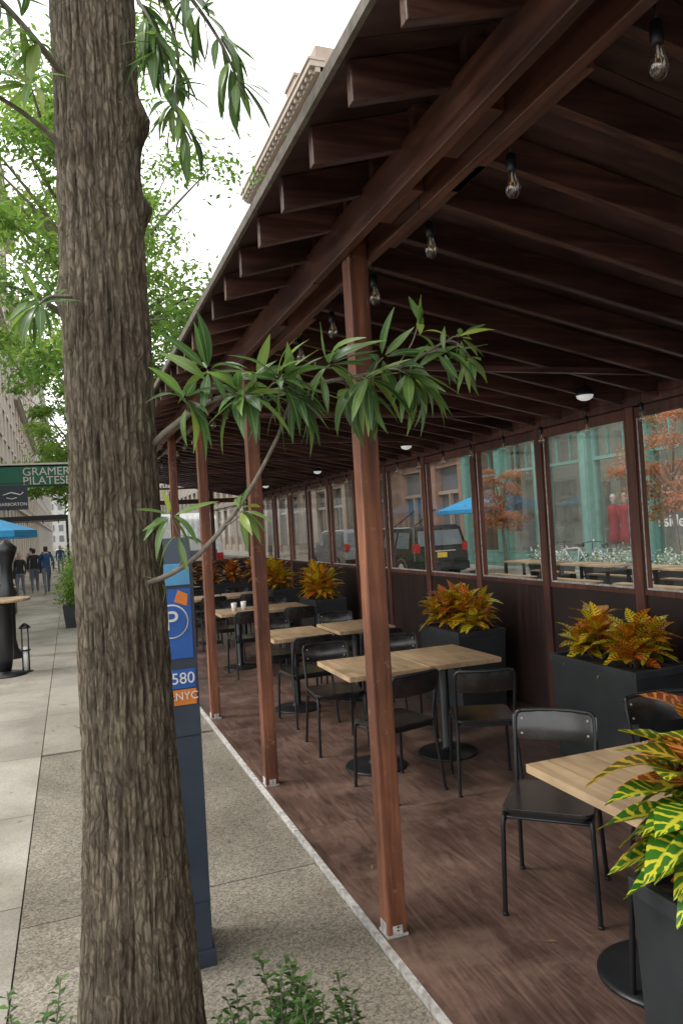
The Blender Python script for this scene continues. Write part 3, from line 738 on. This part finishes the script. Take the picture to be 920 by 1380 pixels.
# ---------------------------------------------------------------- parking meter kiosk
kb=plain('meter_body_blue_grey',(.035,.05,.075),.4)
kblue=plain('meter_blue',(.02,.11,.42),.35);kcy=plain('meter_light_blue',(.10,.36,.62),.35);kor=plain('meter_orange',(.75,.22,.03),.4)
pm=empty('parking_meter_kiosk')
g=MB()
g.prism([(3.2,.0),(3.2,1.68),(3.26,1.79),(3.44,1.79),(3.5,1.74),(3.5,0)],.20,.487,'x',0)
g.box(.188,.499,3.19,3.51,-.019,.05,0)
g.box(.215,.472,3.193,3.1995,1.59,1.68,2);g.box(.215,.472,3.193,3.1995,1.28,1.575,1)
g.box(.30,.475,3.194,3.1995,1.155,1.235,1);g.box(.30,.475,3.194,3.1995,1.085,1.15,3)
g.box(.205,.48,3.196,3.1995,.95,.955,4);g.box(.205,.48,3.196,3.1995,.25,.255,4)
n=28;pts=[(.385+.072*math.cos(2*math.pi*i/n),1.44+.072*math.sin(2*math.pi*i/n)) for i in range(n)]
g.prism(pts,3.188,3.1925,'y',5);pts=[(.385+.066*math.cos(2*math.pi*i/n),1.44+.066*math.sin(2*math.pi*i/n)) for i in range(n)]
g.prism(pts,3.184,3.1875,'y',1)
g.prism([(.40,1.52),(.455,1.50),(.46,1.55),(.42,1.57)],3.189,3.1925,'y',3)
g.build('body',[kb,kblue,kcy,kor,blackm,white],pm,bevel=.002)
def text(name,body,size,loc,rot,mat,parent,align='CENTER',ext=.002,sx=1):
    c=bpy.data.curves.new(name,'FONT');c.body=body;c.size=size;c.align_x=align;c.align_y='CENTER';c.extrude=ext
    o=bpy.data.objects.new(name,c);o.location=loc;o.rotation_euler=rot;o.scale=(sx,1,1);c.materials.append(mat)
    scene.collection.objects.link(o)
    if parent:o.parent=parent
    return o
RX=(math.pi/2,0,0)
text('letter_p','P',.115,(.385,3.182,1.44),RX,white,pm);text('zone_number','580',.066,(.422,3.191,1.196),RX,white,pm)
text('zone_label','parkNYC',.046,(.392,3.191,1.122),RX,white,pm)

# ---------------------------------------------------------------- sidewalk objects on the left
g=MB()
g.lathe([(.30,0),(.30,.02),(.1,.04),(.09,.06)],(0,0,0),28,1);g.lathe([(.085,.06),(.12,.25),(.13,.6),(.12,.95),(.15,1.03)],(0,0,0),20,1)
g.lathe([(.36,1.03),(.37,1.035),(.37,1.068),(.36,1.07)],(0,0,0),36,0)
bt=g.build('bar_table',[oak,blackm],loc=(-.93,11.5,-.02));dup(bt,(-1.3,14.6,-.02))
g=MB()
g.lathe([(.09,0),(.09,.015),(.02,.02)],(0,0,0),16,0)
for k in range(4):
    a=k*math.pi/2+.78;g.tube([(.06*math.cos(a),.06*math.sin(a),.02),(.06*math.cos(a),.06*math.sin(a),.64)],.008,6,0)
g.lathe([(.08,.62),(.08,.635),(.04,.68),(.005,.70)],(0,0,0),16,0);g.lathe([(.035,.02),(.035,.35),(.01,.36)],(0,0,0),14,1)
g.lathe([(.07,.30),(.07,.32)],(0,0,0),16,0)
g.build('floor_lantern',[blackm,white],loc=(-.66,11.6,-.02))
g=MB()
g.lathe([(.22,0),(.22,.08),(.13,.14),(.10,.3),(.11,.9),(.15,1.05),(.10,1.15),(.09,1.5),(.16,1.7),(.18,1.78),(.05,1.9),(.01,1.95)],(0,0,0),20,0)
g.build('iron_pedestal',[blackm],loc=(-.98,13.2,-.02))
g=MB()
for k in range(8):
    a0=k*math.pi/4;a1=(k+1)*math.pi/4;b=len(g.v)
    g.v.extend([(0,0,2.55),(1.25*math.cos(a0),1.25*math.sin(a0),2.1),(1.25*math.cos(a1),1.25*math.sin(a1),2.1),(1.25*math.cos(a1),1.25*math.sin(a1),1.98),(1.25*math.cos(a0),1.25*math.sin(a0),1.98)])
    g.face([b,b+1,b+2],0,R());g.face([b+1,b+4,b+3,b+2],0,R())
    g.tube([(0,0,2.2),(1.2*math.cos(a0),1.2*math.sin(a0),2.08)],.01,5,1)
g.tube([(0,0,0),(0,0,2.58)],.025,8,1);g.lathe([(.3,0),(.3,.06),(.05,.09)],(0,0,0),16,1)
umb=plain('umbrella_blue',(.04,.30,.58),.7)
ub=g.build('patio_umbrella',[umb,blackm],loc=(-1.85,16.2,-.02));dup(ub,(-2.0,20.5,-.02));dup(ub,(12.75,21.8,0),.3)
green=plain('awning_green',(.02,.13,.08),.7);cream=plain('cream_paint',(.6,.57,.5),.6)
aw=empty('shop_awning')
g=MB();g.prism([(28,3.85),(28,4.5),(28.9,4.55),(28.9,3.85)],-3.4,.7,'x',0);g.box(-3.4,.72,27.97,28.93,4.56,4.62,1);g.tube([(.6,28.4,0),(.6,28.4,3.85)],.03,8,1)
g.build('canopy',[green,cream],aw)
text('lettering_top','GRAMERCY',.40,(-1.42,27.985,4.31),RX,cream,aw,'LEFT',.01);text('lettering_bottom','PILATESBE',.40,(-1.42,27.985,3.99),RX,cream,aw,'LEFT',.01)
hs_=empty('hanging_shop_sign')
g=MB();g.box(-2.05,-1.14,24.97,25.03,2.88,3.62,0);g.box(-3.4,-1.1,24.98,25.02,3.68,3.72,0);g.tube([(-1.85,24.965,3.34),(-1.6,24.965,3.42),(-1.35,24.965,3.34)],.018,5,1)
g.tube([(-1.75,24.965,3.26),(-1.6,24.965,3.22),(-1.45,24.965,3.26)],.014,5,1);g.tube([(-1.35,24.965,3.34),(-1.26,24.965,3.42)],.014,5,1)
g.build('board',[plain('sign_navy',(.02,.025,.04),.5),white],hs_)
text('lettering','HARBORTON',.135,(-1.58,24.96,3.05),RX,white,hs_)
g=MB();g.box(-3.4,.0,33,36,2.75,2.95,0);g.box(-.1,0,33,33.1,-.02,2.75,0);g.box(-.1,0,35.9,36,-.02,2.75,0)
for k in range(6): g.box(-3.4+.6*k,-3.36+.6*k,32.98,33,2.6,2.75,0)
g.build('sidewalk_canopy',[blackm])

# people
skin=plain('skin',(.5,.3,.22),.5);hair=plain('hair',(.03,.02,.015),.5);jean=plain('denim_grey',(.12,.14,.19),.8);navy=plain('navy_jacket',(.02,.06,.17),.8)
blk=plain('black_coat',(.02,.02,.022),.8);tan=plain('light_jacket',(.4,.37,.34),.8);shoe=plain('shoes',(.5,.5,.5),.6)
def person(x,y,top,rz,step=.22,h=1.74,bag=False):
    V={'pel':(0,0,.95,.115),'wai':(0,0,1.08,.125),'che':(0,0,1.28,.15),'nk0':(0,.0,1.42,.09),'nk':(0,.01,1.49,.05),'h1':(0,.025,1.56,.078),'h2':(0,.025,1.64,.092),'h3':(0,.015,1.71,.06)}
    E=[('pel','wai'),('wai','che'),('che','nk0'),('nk0','nk'),('nk','h1'),('h1','h2'),('h2','h3')]
    for s,n in ((-1,'l'),(1,'r')):
        f=s*step
        V.update({'hp'+n:(s*.09,0,.90,.09),'kn'+n:(s*.095,f*.55+.04,.50,.06),'an'+n:(s*.095,f,.09+(.05 if s<0 else 0),.038),'to'+n:(s*.10,f+.15,.045,.035),
          'sh'+n:(s*.17,0,1.385,.062),'el'+n:(s*.225,-f*.4-.02,1.12,.046),'wr'+n:(s*.215,-f*.7+.05,.89,.032),'hd'+n:(s*.21,-f*.75+.07,.80,.03)})
        E+=[('pel','hp'+n),('hp'+n,'kn'+n),('kn'+n,'an'+n),('an'+n,'to'+n),('nk0','sh'+n),('sh'+n,'el'+n),('el'+n,'wr'+n),('wr'+n,'hd'+n)]
    ks=list(V);me=bpy.data.meshes.new('person');me.from_pydata([V[k][:3] for k in ks],[(ks.index(a),ks.index(b)) for a,b in E],[])
    ob=bpy.data.objects.new('pedestrian',me);scene.collection.objects.link(ob)
    ob.modifiers.new('Skin','SKIN')
    for i,k in enumerate(ks):
        sv=me.skin_vertices[0].data[i];r=V[k][3];sv.radius=(r,r*(.72 if k in('pel','wai','che') else 1));sv.use_root=(k=='pel')
    ss=ob.modifiers.new('Sub','SUBSURF');ss.levels=2;ss.render_levels=2
    dg=bpy.context.evaluated_depsgraph_get();nm=bpy.data.meshes.new_from_object(ob.evaluated_get(dg))
    ob.modifiers.clear();ob.data=nm;nm.materials.clear()
    for m in (top,jean,skin,hair,shoe): nm.materials.append(m)
    for p in nm.polygons:
        c=p.center;p.use_smooth=True
        if c.z>1.50: p.material_index=3 if (c.z>1.68 or c.y<.0) else 2
        elif c.z>1.46: p.material_index=2
        elif c.z<.10: p.material_index=4
        elif abs(c.x)>.15 and c.z<.88: p.material_index=2
        elif c.z<.93: p.material_index=1
        else: p.material_index=0
    ob.location=(x,y,-.02);ob.rotation_euler=(0,0,rz);ob.scale=(h/1.77,)*3
    if bag:
        g=MB();g.prism(rr(.12,.06,.03),.75,1.0,'z',0);g.tube([(0,0,1.0),(-.1,0,1.3),(-.2,0,1.4)],.01,5,0)
        b=g.build('bag',[blk],ob);b.location=(.25,0,0)
    return ob
person(-.80,28.2,navy,.2,.26,1.78);person(-1.25,29.5,blk,.1,.1,1.72,True);person(-1.6,27.3,blk,2.8,.08,1.6,True)
person(-2.0,30,tan,3.0,.2,1.7);person(-1.0,36,blk,.1,.2,1.75);person(-1.8,40,tan,0,.2,1.7);person(-.5,44,navy,3.1,.2,1.7)

# ---------------------------------------------------------------- background trees
def bgtree(name,x,y,h0,H,rad,nl,seed,mat=treeleaf2,L=(.10,.18),tr=.12,z0=-.03,nb=26):
    rnd=random.Random(seed);e=empty(name,(0,0,0));g=MB();l=MB()
    top=Vector((x+rnd.uniform(-.3,.3),y,h0+H*.5))
    g.tube([(x,y,z0),(x+.03,y,h0*.5),(x-.03,y,h0),top],[tr*1.2,tr,tr*.85,tr*.4],10,0)
    cents=[]
    for i in range(nb):
        a=rnd.random()*6.28;r=rad*math.sqrt(rnd.uniform(.05,1));zz=rnd.uniform(-1,1)
        k=math.sqrt(max(.05,1-zz*zz*.8))
        c=Vector((x+r*k*math.cos(a),y+r*k*math.sin(a),h0+H*.5+zz*H*.5))
        s=Vector((x,y,h0+(c.z-h0)*.35))
        mid=s.lerp(c,.55)+Vector((0,0,rnd.uniform(0,.3)))
        g.tube([s,mid,c],[tr*.35,tr*.2,tr*.06],6,0);cents.append((c,rnd.uniform(.3,.6)*rad*.45,rnd.random()))
        if i%2: cents.append((mid,rad*.22,rnd.random()))
    for i in range(nl):
        c,rc,cv=cents[rnd.randrange(len(cents))]
        q=Vector((rnd.gauss(0,1),rnd.gauss(0,1),rnd.gauss(0,.45)))*rc*.6
        d=Vector((rnd.uniform(-1,1),rnd.uniform(-1,1),rnd.uniform(-.9,.3)))
        l.sleaf(c+q,d,(rnd.uniform(-1,1),rnd.uniform(-1,1),1),rnd.uniform(*L),rnd.uniform(*L)*.42,0,min(1,max(0,.5*cv+.5*rnd.random()+q.z/rc*.15)))
    g.build('trunk_and_limbs',[twigm],e);l.build('foliage',[mat],e);return e
bgtree('street_tree',.62,11.8,4.4,5.0,2.7,14000,3,L=(.09,.17),nb=34)
bgtree('street_tree',.75,17.5,4.5,7,3.0,12000,4,L=(.12,.2),nb=34)
bgtree('street_tree',.5,31,4.0,6,2.4,4000,5,L=(.2,.3))
bgtree('street_tree',.5,45,3.5,7,3,3000,6,L=(.3,.45))
bgtree('street_tree',12.9,34,5,9,3.5,7000,7,L=(.25,.4))
bgtree('street_tree',13,50,5,9,3.5,4000,8,L=(.3,.5))
bgtree('autumn_tree',13.0,20.5,1.4,1.9,1.1,4200,9,autumn,(.08,.14),.05,0)
bgtree('autumn_tree',12.7,13.0,1.6,2.6,1.3,4200,10,autumn,(.08,.14),.05,0)
for i,(x,y) in enumerate([(.1,17),(.2,19),(.3,22),(.1,24.5),(.2,27)]):
    g=MB();g.taper(x,y,.25,.25,.3,.3,-.019,.45,0);g.build('planter_box',[planterm])
    rnd=random.Random(i);l=MB()
    for k in range(900):
        q=Vector((rnd.gauss(0,.2),rnd.gauss(0,.2),abs(rnd.gauss(0,.45))))
        l.sleaf(Vector((x,y,.45))+q,(rnd.uniform(-1,1),rnd.uniform(-1,1),rnd.uniform(-.5,1)),(0,0,1),rnd.uniform(.08,.15),.05,0,rnd.random())
    l.build('planter_shrub',[treeleaf2])

# ---------------------------------------------------------------- buildings
gl=plain('building_window_glass',(.14,.165,.185),.12,0,.8)
def building(name,s,xf,y0,y1,h,nfl,bay,c1,c2,trimc,gf=4.4,pierw=.42,mats=None,store=None):
    wall=rough_mat(name+'_wall',c1,c2,3,.85,bs=.2,lo=.93,hi=1.07);trim=rough_mat(name+'_trim',tuple(Vector(trimc)*.9),trimc,4,.75)
    g=MB()
    def bx(d0,d1,ya,yb,za,zb,m,var=None): g.box(xf-s*d0,xf-s*d1,ya,yb,za,zb,m,var)
    zb0=5.0 if store else 0
    bx(.4,14,y0,y1,zb0,h-.3,0,.5);bx(.33,.399,y0+.2,y1-.2,max(.05,zb0),h-.8,2,.5)
    if store: bx(3.5,14,y0,y1,0,4.99,0,.5)
    n=max(2,round((y1-y0)/bay));b=(y1-y0)/n;pw=b*pierw
    zs=gf if store else 0
    for i in range(n+1):
        yc=y0+i*b;ya=max(y0,yc-pw/2);yb=min(y1,yc+pw/2)
        bx(0,.329,ya,yb,zs,h-.3,0,.4+.2*R())
    fh=(h-gf-.8)/nfl
    for f in range(nfl+1):
        zb=gf+f*fh
        zlo=zb-.35 if f==0 else zb-fh*.22
        if store and f==0: zlo=zb
        zhi=zb+fh*.2 if f<nfl else h-.3
        for i in range(n):
            ya,yb=y0+i*b+pw/2,y0+(i+1)*b-pw/2
            bx(.04,.328,ya,yb,zlo,zhi,0,.4+.2*R())
            if f<nfl:
                bx(-.08,.3,ya-.08,yb+.08,zhi+.001,zhi+.14,1)
                wt=zb+fh*.78;bx(-.05,.26,ya-.1,yb+.1,wt-.001,wt+.2,1)
                ym=(ya+yb)/2;bx(.24,.32,ym-.03,ym+.03,zhi+.14,wt,1);bx(.25,.32,ya,yb,(zhi+wt)/2-.03,(zhi+wt)/2+.03,1)
                bx(.23,.325,ya,ya+.06,zhi+.14,wt,1);bx(.23,.325,yb-.06,yb,zhi+.14,wt,1)
    bx(-.15,.3,y0,y1,gf-.02,gf+.2,1);bx(-.3,.3,y0,y1,h*.62,h*.62+.18,1);bx(-.45,.3,y0,y1,h*.62+.181,h*.62+.4,1)
    bx(-.3,.3,y0,y1,h-.75,h-.45,1);bx(-.65,.3,y0-.05,y1+.05,h-.449,h-.1,1);bx(-.75,.3,y0-.1,y1+.1,h-.099,h+.05,1)
    yy=y0+.3
    while yy<y1-.3: bx(-.55,-.301,yy,yy+.22,h-.72,h-.46,1);yy+=.75
    if not store:
        for i in range(n):
            ya,yb=y0+i*b+pw/2,y0+(i+1)*b-pw/2
            bx(.1,.3,ya,yb,.0,.6,1);bx(.12,.3,ya,yb,2.9,3.05,1);bx(.12,.3,(ya+yb)/2-.04,(ya+yb)/2+.04,.6,2.9,1)
    return g.build(name,[wall,trim,gl])
building('limestone_building',1,-3.5,18,62,25,6,3.2,(.50,.46,.39),(.57,.53,.46),(.62,.59,.54),pierw=.55)
building('brick_building',1,-3.5,62.1,100,21,5,3.4,(.47,.41,.34),(.54,.48,.41),(.6,.57,.52),pierw=.55)
building('limestone_building',1,-3.5,100.1,190,27,7,3.6,(.54,.51,.46),(.59,.56,.52),(.62,.59,.54),pierw=.55)
building('brick_building',-1,15,-25,8.9,19,4,3,(.28,.16,.12),(.34,.2,.15),(.4,.36,.3))
building('teal_storefront_building',-1,15,9,26,20,4,3.2,(.32,.22,.17),(.38,.27,.21),(.35,.42,.38),gf=5.0,store=True)
building('brownstone_building',-1,15,26.1,39.9,15,4,3.4,(.30,.18,.13),(.38,.24,.18),(.4,.3,.24))
building('loft_building',-1,15,40,58,29,8,3.2,(.36,.28,.22),(.42,.34,.27),(.42,.36,.30))
building('brick_building',-1,15,58.1,92,25,6,3.2,(.40,.32,.26),(.45,.37,.30),(.45,.42,.36))
building('limestone_building',-1,15,92.1,180,25,6,3.6,(.46,.42,.36),(.5,.46,.4),(.5,.48,.44))
g=MB();wl=rough_mat('rooftop_brick',(.34,.27,.22),(.40,.32,.26),3,.85)
g.box(15.5,19,42,44,28.8,31.2,0);g.box(15.6,17.5,46.5,48.6,28.8,32.0,0);g.box(15.5,17.6,46.4,48.7,32.0,32.2,0);g.box(15.6,16.4,53,54.0,28.8,31,0);g.build('rooftop_bulkhead',[wl])
building('distant_building',-1,30,200,260,34,9,4,(.5,.47,.43),(.55,.52,.48),(.55,.53,.5))
g=MB();
for i in range(9):
    x=-60+i*15;hh=U(16,30);g.box(x,x+14.5,260,280,-.15,hh,0,R())
    for f in range(int(hh/3.5)-1):
        for k in range(5): g.box(x+1.2+k*2.7,x+2.6+k*2.7,259.9,260,2+f*3.5,4+f*3.5,1)
g.build('distant_building_row',[rough_mat('distant_wall',(.5,.48,.45),(.56,.54,.5),1,.9),gl])

teal=rough_mat('teal_paint',(.13,.27,.23),(.17,.34,.29),5,.45);tg=glassmat('shop_glass',(.88,.94,.92),3.5)
inner=plain('shop_interior',(.65,.65,.62),.7)
sf=empty('teal_shop_front')
g=MB()
n=7;b=17/n
for i in range(n+1):
    yc=9+i*b;g.box(14.82,15.3,yc-.2,yc+.2,.3,4.3,0);g.box(14.76,15.3,yc-.25,yc+.25,.001,.3,0);g.box(14.76,15.3,yc-.25,yc+.25,4.3,4.45,0)
    g.box(14.80,14.818,yc-.11,yc+.11,.5,4.0,0,.9)
for i in range(n):
    ya,yb=9+i*b+.2,9+(i+1)*b-.2
    g.box(14.95,15.25,ya,yb,.001,.55,0);g.box(14.93,14.949,ya+.2,yb-.2,.12,.45,0,.9)
    g.box(14.98,15.2,ya,yb,3.35,3.45,0);g.box(15.0,15.15,ya,ya+.07,.55,4.3,0);g.box(15.0,15.15,yb-.07,yb,.55,4.3,0)
    for k in (1,2): yy=ya+(yb-ya)*k/3;g.box(15.02,15.1,yy-.02,yy+.02,3.45,4.3,0)
g.box(14.8,15.3,9,26,4.451,4.8,0,.3);g.box(14.6,15.3,8.9,26.1,4.801,4.95,0,.8)
g.build('frame',[teal],sf)
g=MB()
for i in range(n):
    ya,yb=9+i*b+.2,9+(i+1)*b-.2;g.v.extend([(15.08,ya,.55),(15.08,yb,.55),(15.08,yb,4.3),(15.08,ya,4.3)]);k=len(g.v)-4;g.face([k,k+1,k+2,k+3])
g.build('glass',[tg],sf)
g=MB();g.box(17.4,17.45,9.1,25.9,.0,4.9,0,.5);g.box(15.3,17.4,9.1,25.9,.3,.4,0,.5);g.box(15.3,17.4,9.1,25.9,4.85,4.9,0,.5)
for k in range(9): g.box(17.2,17.39,9.8+k*1.8,10.9+k*1.8,1.2+.3*(k%3),2.8+.2*(k%3),1,R())
for k in range(7): g.box(15.9,16.5,10.0+k*2.3,11.0+k*2.3,.401,1.2+.1*(k%2),1,R())
g.build('display',[inner,rough_mat('display_panels',(.25,.3,.28),(.55,.5,.45),2,.7)],sf)
shl=plain('shop_lamp',(1,.93,.8),.4,0,.5,12)
g=MB()
for k in range(8): g.lathe([(.14,0),(.14,.05)],(15.7+.5*(k%2),10+2.1*k,4.6),12,0)
g.build('shop_lamp',[shl],sf)
text('shop_lettering','de side',.46,(15.06,15.75,1.42),(math.pi/2,0,-math.pi/2),white,sf,'CENTER',.01)
red=plain('red_dress',(.5,.02,.05),.7)
for yy in (17.6,15.1,18.1):
    g=MB();g.lathe([(.20,.8),(.19,1.1),(.12,1.55),(.16,1.75),(.17,1.9),(.06,1.98)],(0,0,0),14,0);g.lathe([(.05,1.98),(.05,2.05),(.09,2.12),(.095,2.2),(.06,2.29),(.01,2.31)],(0,0,0),12,1)
    for s in (-1,1): g.tube([(0,s*.17,1.88),(0,s*.22,1.6),(0,s*.2,1.35)],[.045,.035,.025],8,0);g.tube([(0,s*.07,.8),(0,s*.07,.4)],[.06,.04],8,1)
    g.build('dress_mannequin',[red,white],loc=(15.34,yy,0))

# vehicles
def vehicle(name,prof,glassq,width,loc,rz,paint,wheels,R_=.37,roofin=.14,belt=1.0,plate=None,tail=True):
    e=empty(name,loc);e.rotation_euler=(0,0,rz)
    g=MB();n=len(prof);hw=width/2
    def hx(z): return hw-(roofin*max(0,(z-belt))/.75)-(.05 if z<.4 else 0)
    k=len(g.v)
    for s in (-1,1):
        for (y,z) in prof: g.v.append((s*hx(z),y,z))
    g.face([k+i for i in range(n)],0);g.face([k+n+i for i in range(n)][::-1],0)
    for i in range(n):
        j=(i+1)%n;g.face([k+i,k+n+i,k+n+j,k+j],0)
    bd=g.build('body',[paint],e,bevel=.05)
    g=MB()
    for q in glassq:
        for s in (-1,1):
            b=len(g.v);g.v.extend([(s*(hx(z)+.006),y,z) for y,z in q]);g.face(list(range(b,b+len(q))),0)
    g.build('side_window',[gl],e)
    g=MB();yr=min(p[0] for p in prof);zt=max(p[1] for p in prof)
    g.hexa([(-hw+.18,yr-.0,belt+.08),(hw-.18,yr-.0,belt+.08),(hw-.18,yr+.02,belt+.08),(-hw+.18,yr+.02,belt+.08),(-hw+.26,yr+.12,zt-.16),(hw-.26,yr+.12,zt-.16),(hw-.26,yr+.2,zt-.16),(-hw+.26,yr+.2,zt-.16)],0)
    g.box(-hw+.04,-hw+.22,yr-.02,yr+.2,belt-.12,belt+.16,1);g.box(hw-.22,hw-.04,yr-.02,yr+.2,belt-.12,belt+.16,1)
    g.box(-.17,.17,yr-.045,yr-.03,.78,.94,2);g.box(-hw+.03,hw-.03,yr-.08,yr+.1,.38,.62,3);g.box(-.5,.5,yr-.03,yr+.05,.97,1.0,4)
    g.build('rear_details',[gl,plain('tail_light',(.4,.01,.01),.3),plain('licence_plate',(.75,.5,.05),.5),blackm,galv],e)
    g=MB()
    for wy in wheels:
        for s in (-1,1):
            g.tube([(s*(hw-.24),wy,R_),(s*(hw-.0),wy,R_),(s*(hw+.01),wy,R_)],[R_,R_,R_-.03],24,0);g.tube([(s*(hw+.0),wy,R_),(s*(hw+.02),wy,R_)],[R_*.62,R_*.55],16,1)
    g.build('wheels',[blackm,galv],e)
    return e
suvp=[(-2.4,.35),(-2.42,.7),(-2.38,1.05),(-2.2,1.72),(-1.95,1.8),(.2,1.8),(.6,1.72),(1.25,1.15),(2.2,1.02),(2.4,.8),(2.42,.4),(2.2,.3),(-2.2,.3)]
sw=[[(-2.1,1.1),(-2.02,1.6),(-1.2,1.62),(-1.1,1.1)],[(-1.0,1.1),(-1.08,1.62),(-.1,1.62),(-.05,1.1)],[(.05,1.1),(.0,1.62),(.5,1.58),(1.0,1.12)]]
carb=plain('black_car_paint',(.012,.012,.014),.18,0,.7)
vehicle('parked_suv',suvp,sw,1.95,(11.0,23.4,-.15),0,carb,(-1.45,1.5),.39,belt=1.08)
vehicle('parked_suv',suvp,sw,1.95,(11.0,29.6,-.15),0,plain('grey_car_paint',(.25,.26,.27),.2),(-1.45,1.5),.39,belt=1.08)
vanp=[(-2.7,.4),(-2.72,1.2),(-2.65,2.35),(-2.4,2.5),(1.2,2.5),(1.6,2.35),(2.1,1.45),(2.8,1.2),(2.95,.8),(2.9,.4),(2.6,.32),(-2.5,.32)]
vehicle('parked_van',vanp,[[(.6,1.35),(.6,2.1),(1.4,2.1),(1.8,1.4)]],2.0,(2.7,21.5,-.15),0,plain('white_van_paint',(.75,.75,.74),.25),(-1.7,1.9),.36,.1,1.3)
vehicle('parked_suv',suvp,sw,1.95,(2.6,28.5,-.15),0,plain('blue_car_paint',(.05,.12,.25),.2),(-1.45,1.5),.39,belt=1.08)

def bike(x,y,rz,c):
    g=MB()
    for wx in (-.52,.52):
        p=[(wx+.33*math.cos(t*2*math.pi/24),0,.34+.33*math.sin(t*2*math.pi/24)) for t in range(25)];g.tube(p,.016,6,0,caps=False)
        for t in range(8):
            a=t*math.pi/4;g.tube([(wx,0,.34),(wx+.32*math.cos(a),0,.34+.32*math.sin(a))],.003,4,2)
    A,B,C,D,F=(-.52,0,.34),(-.08,0,.30),(-.2,0,.85),(.36,0,.82),(.52,0,.34)
    for a,b in ((A,B),(A,C),(B,C),(C,D),(B,D),(D,F)): g.tube([a,b],.018,7,1)
    g.tube([D,(.33,0,1.0)],.014,6,0);g.tube([(.36,-.28,1.0),(.33,0,1.02),(.36,.28,1.0)],.013,6,0);g.tube([(-.34,0,.93),(-.08,0,.93)],[.06,.02],8,0);g.tube([C,(-.2,0,.93)],.013,6,0)
    o=g.build('bicycle',[blackm,c,galv],loc=(x,y,0));o.rotation_euler=(0,0,rz)
bike(12.7,15.6,1.4,plain('bike_blue',(.1,.2,.35),.3));bike(12.75,16.7,1.7,plain('bike_white',(.6,.6,.6),.3));bike(12.7,14.6,1.6,blackm)
g=MB();g.box(-.35,.35,-.9,.9,.72,.76,0)
for x in (-.28,.28):
    for y in (-.8,.8): g.box(x-.03,x+.03,y-.03,y+.03,0,.72,1)
for x in (-.62,.62):
    g.box(x-.13,x+.13,-.9,.9,.42,.45,0)
    for y in (-.8,.8): g.box(x-.1,x+.1,y-.02,y+.02,0,.42,1)
bench=g.build('picnic_table',[oak,blackm],loc=(11.2,14.0,-.149));dup(bench,(11.2,16.4,-.149));dup(bench,(11.2,11.6,-.149))
wf=leafmat('white_flower_petals',[(0,(.1,.2,.05)),(.35,(.15,.25,.07)),(.4,(.7,.7,.68)),(1,(.8,.8,.78))],.2,.6,False)
for y in (15.0,17.4,12.6):
    g=MB();g.taper(12.5,y,.2,.7,.24,.75,.001,.4,0)
    for k in range(1400):
        g.sleaf((12.5+random.gauss(0,.14),y+U(-.75,.75),.4+abs(random.gauss(0,.18))),(U(-1,1),U(-1,1),U(-.2,1)),(0,0,1),U(.05,.09),.05,1,R())
    g.build('flower_planter',[planterm,wf])
g=MB()
for k in range(8): g.box(14.9-.3*(8-k)+.3,15.0,29.0,31.0,.18*k+.001 if k else .001,.18*(k+1),0)
for yy in (28.95,31.05):
    g.tube([(12.9,yy,.9),(15,yy,2.3)],.03,6,1)
    for k in range(8): g.tube([(12.9+.28*k,yy,.0+.18*k),(12.9+.28*k,yy,.9+.187*k)],.015,5,1)
g.build('entrance_stoop',[rough_mat('brownstone_steps',(.2,.12,.09),(.28,.17,.12),4,.8),blackm])
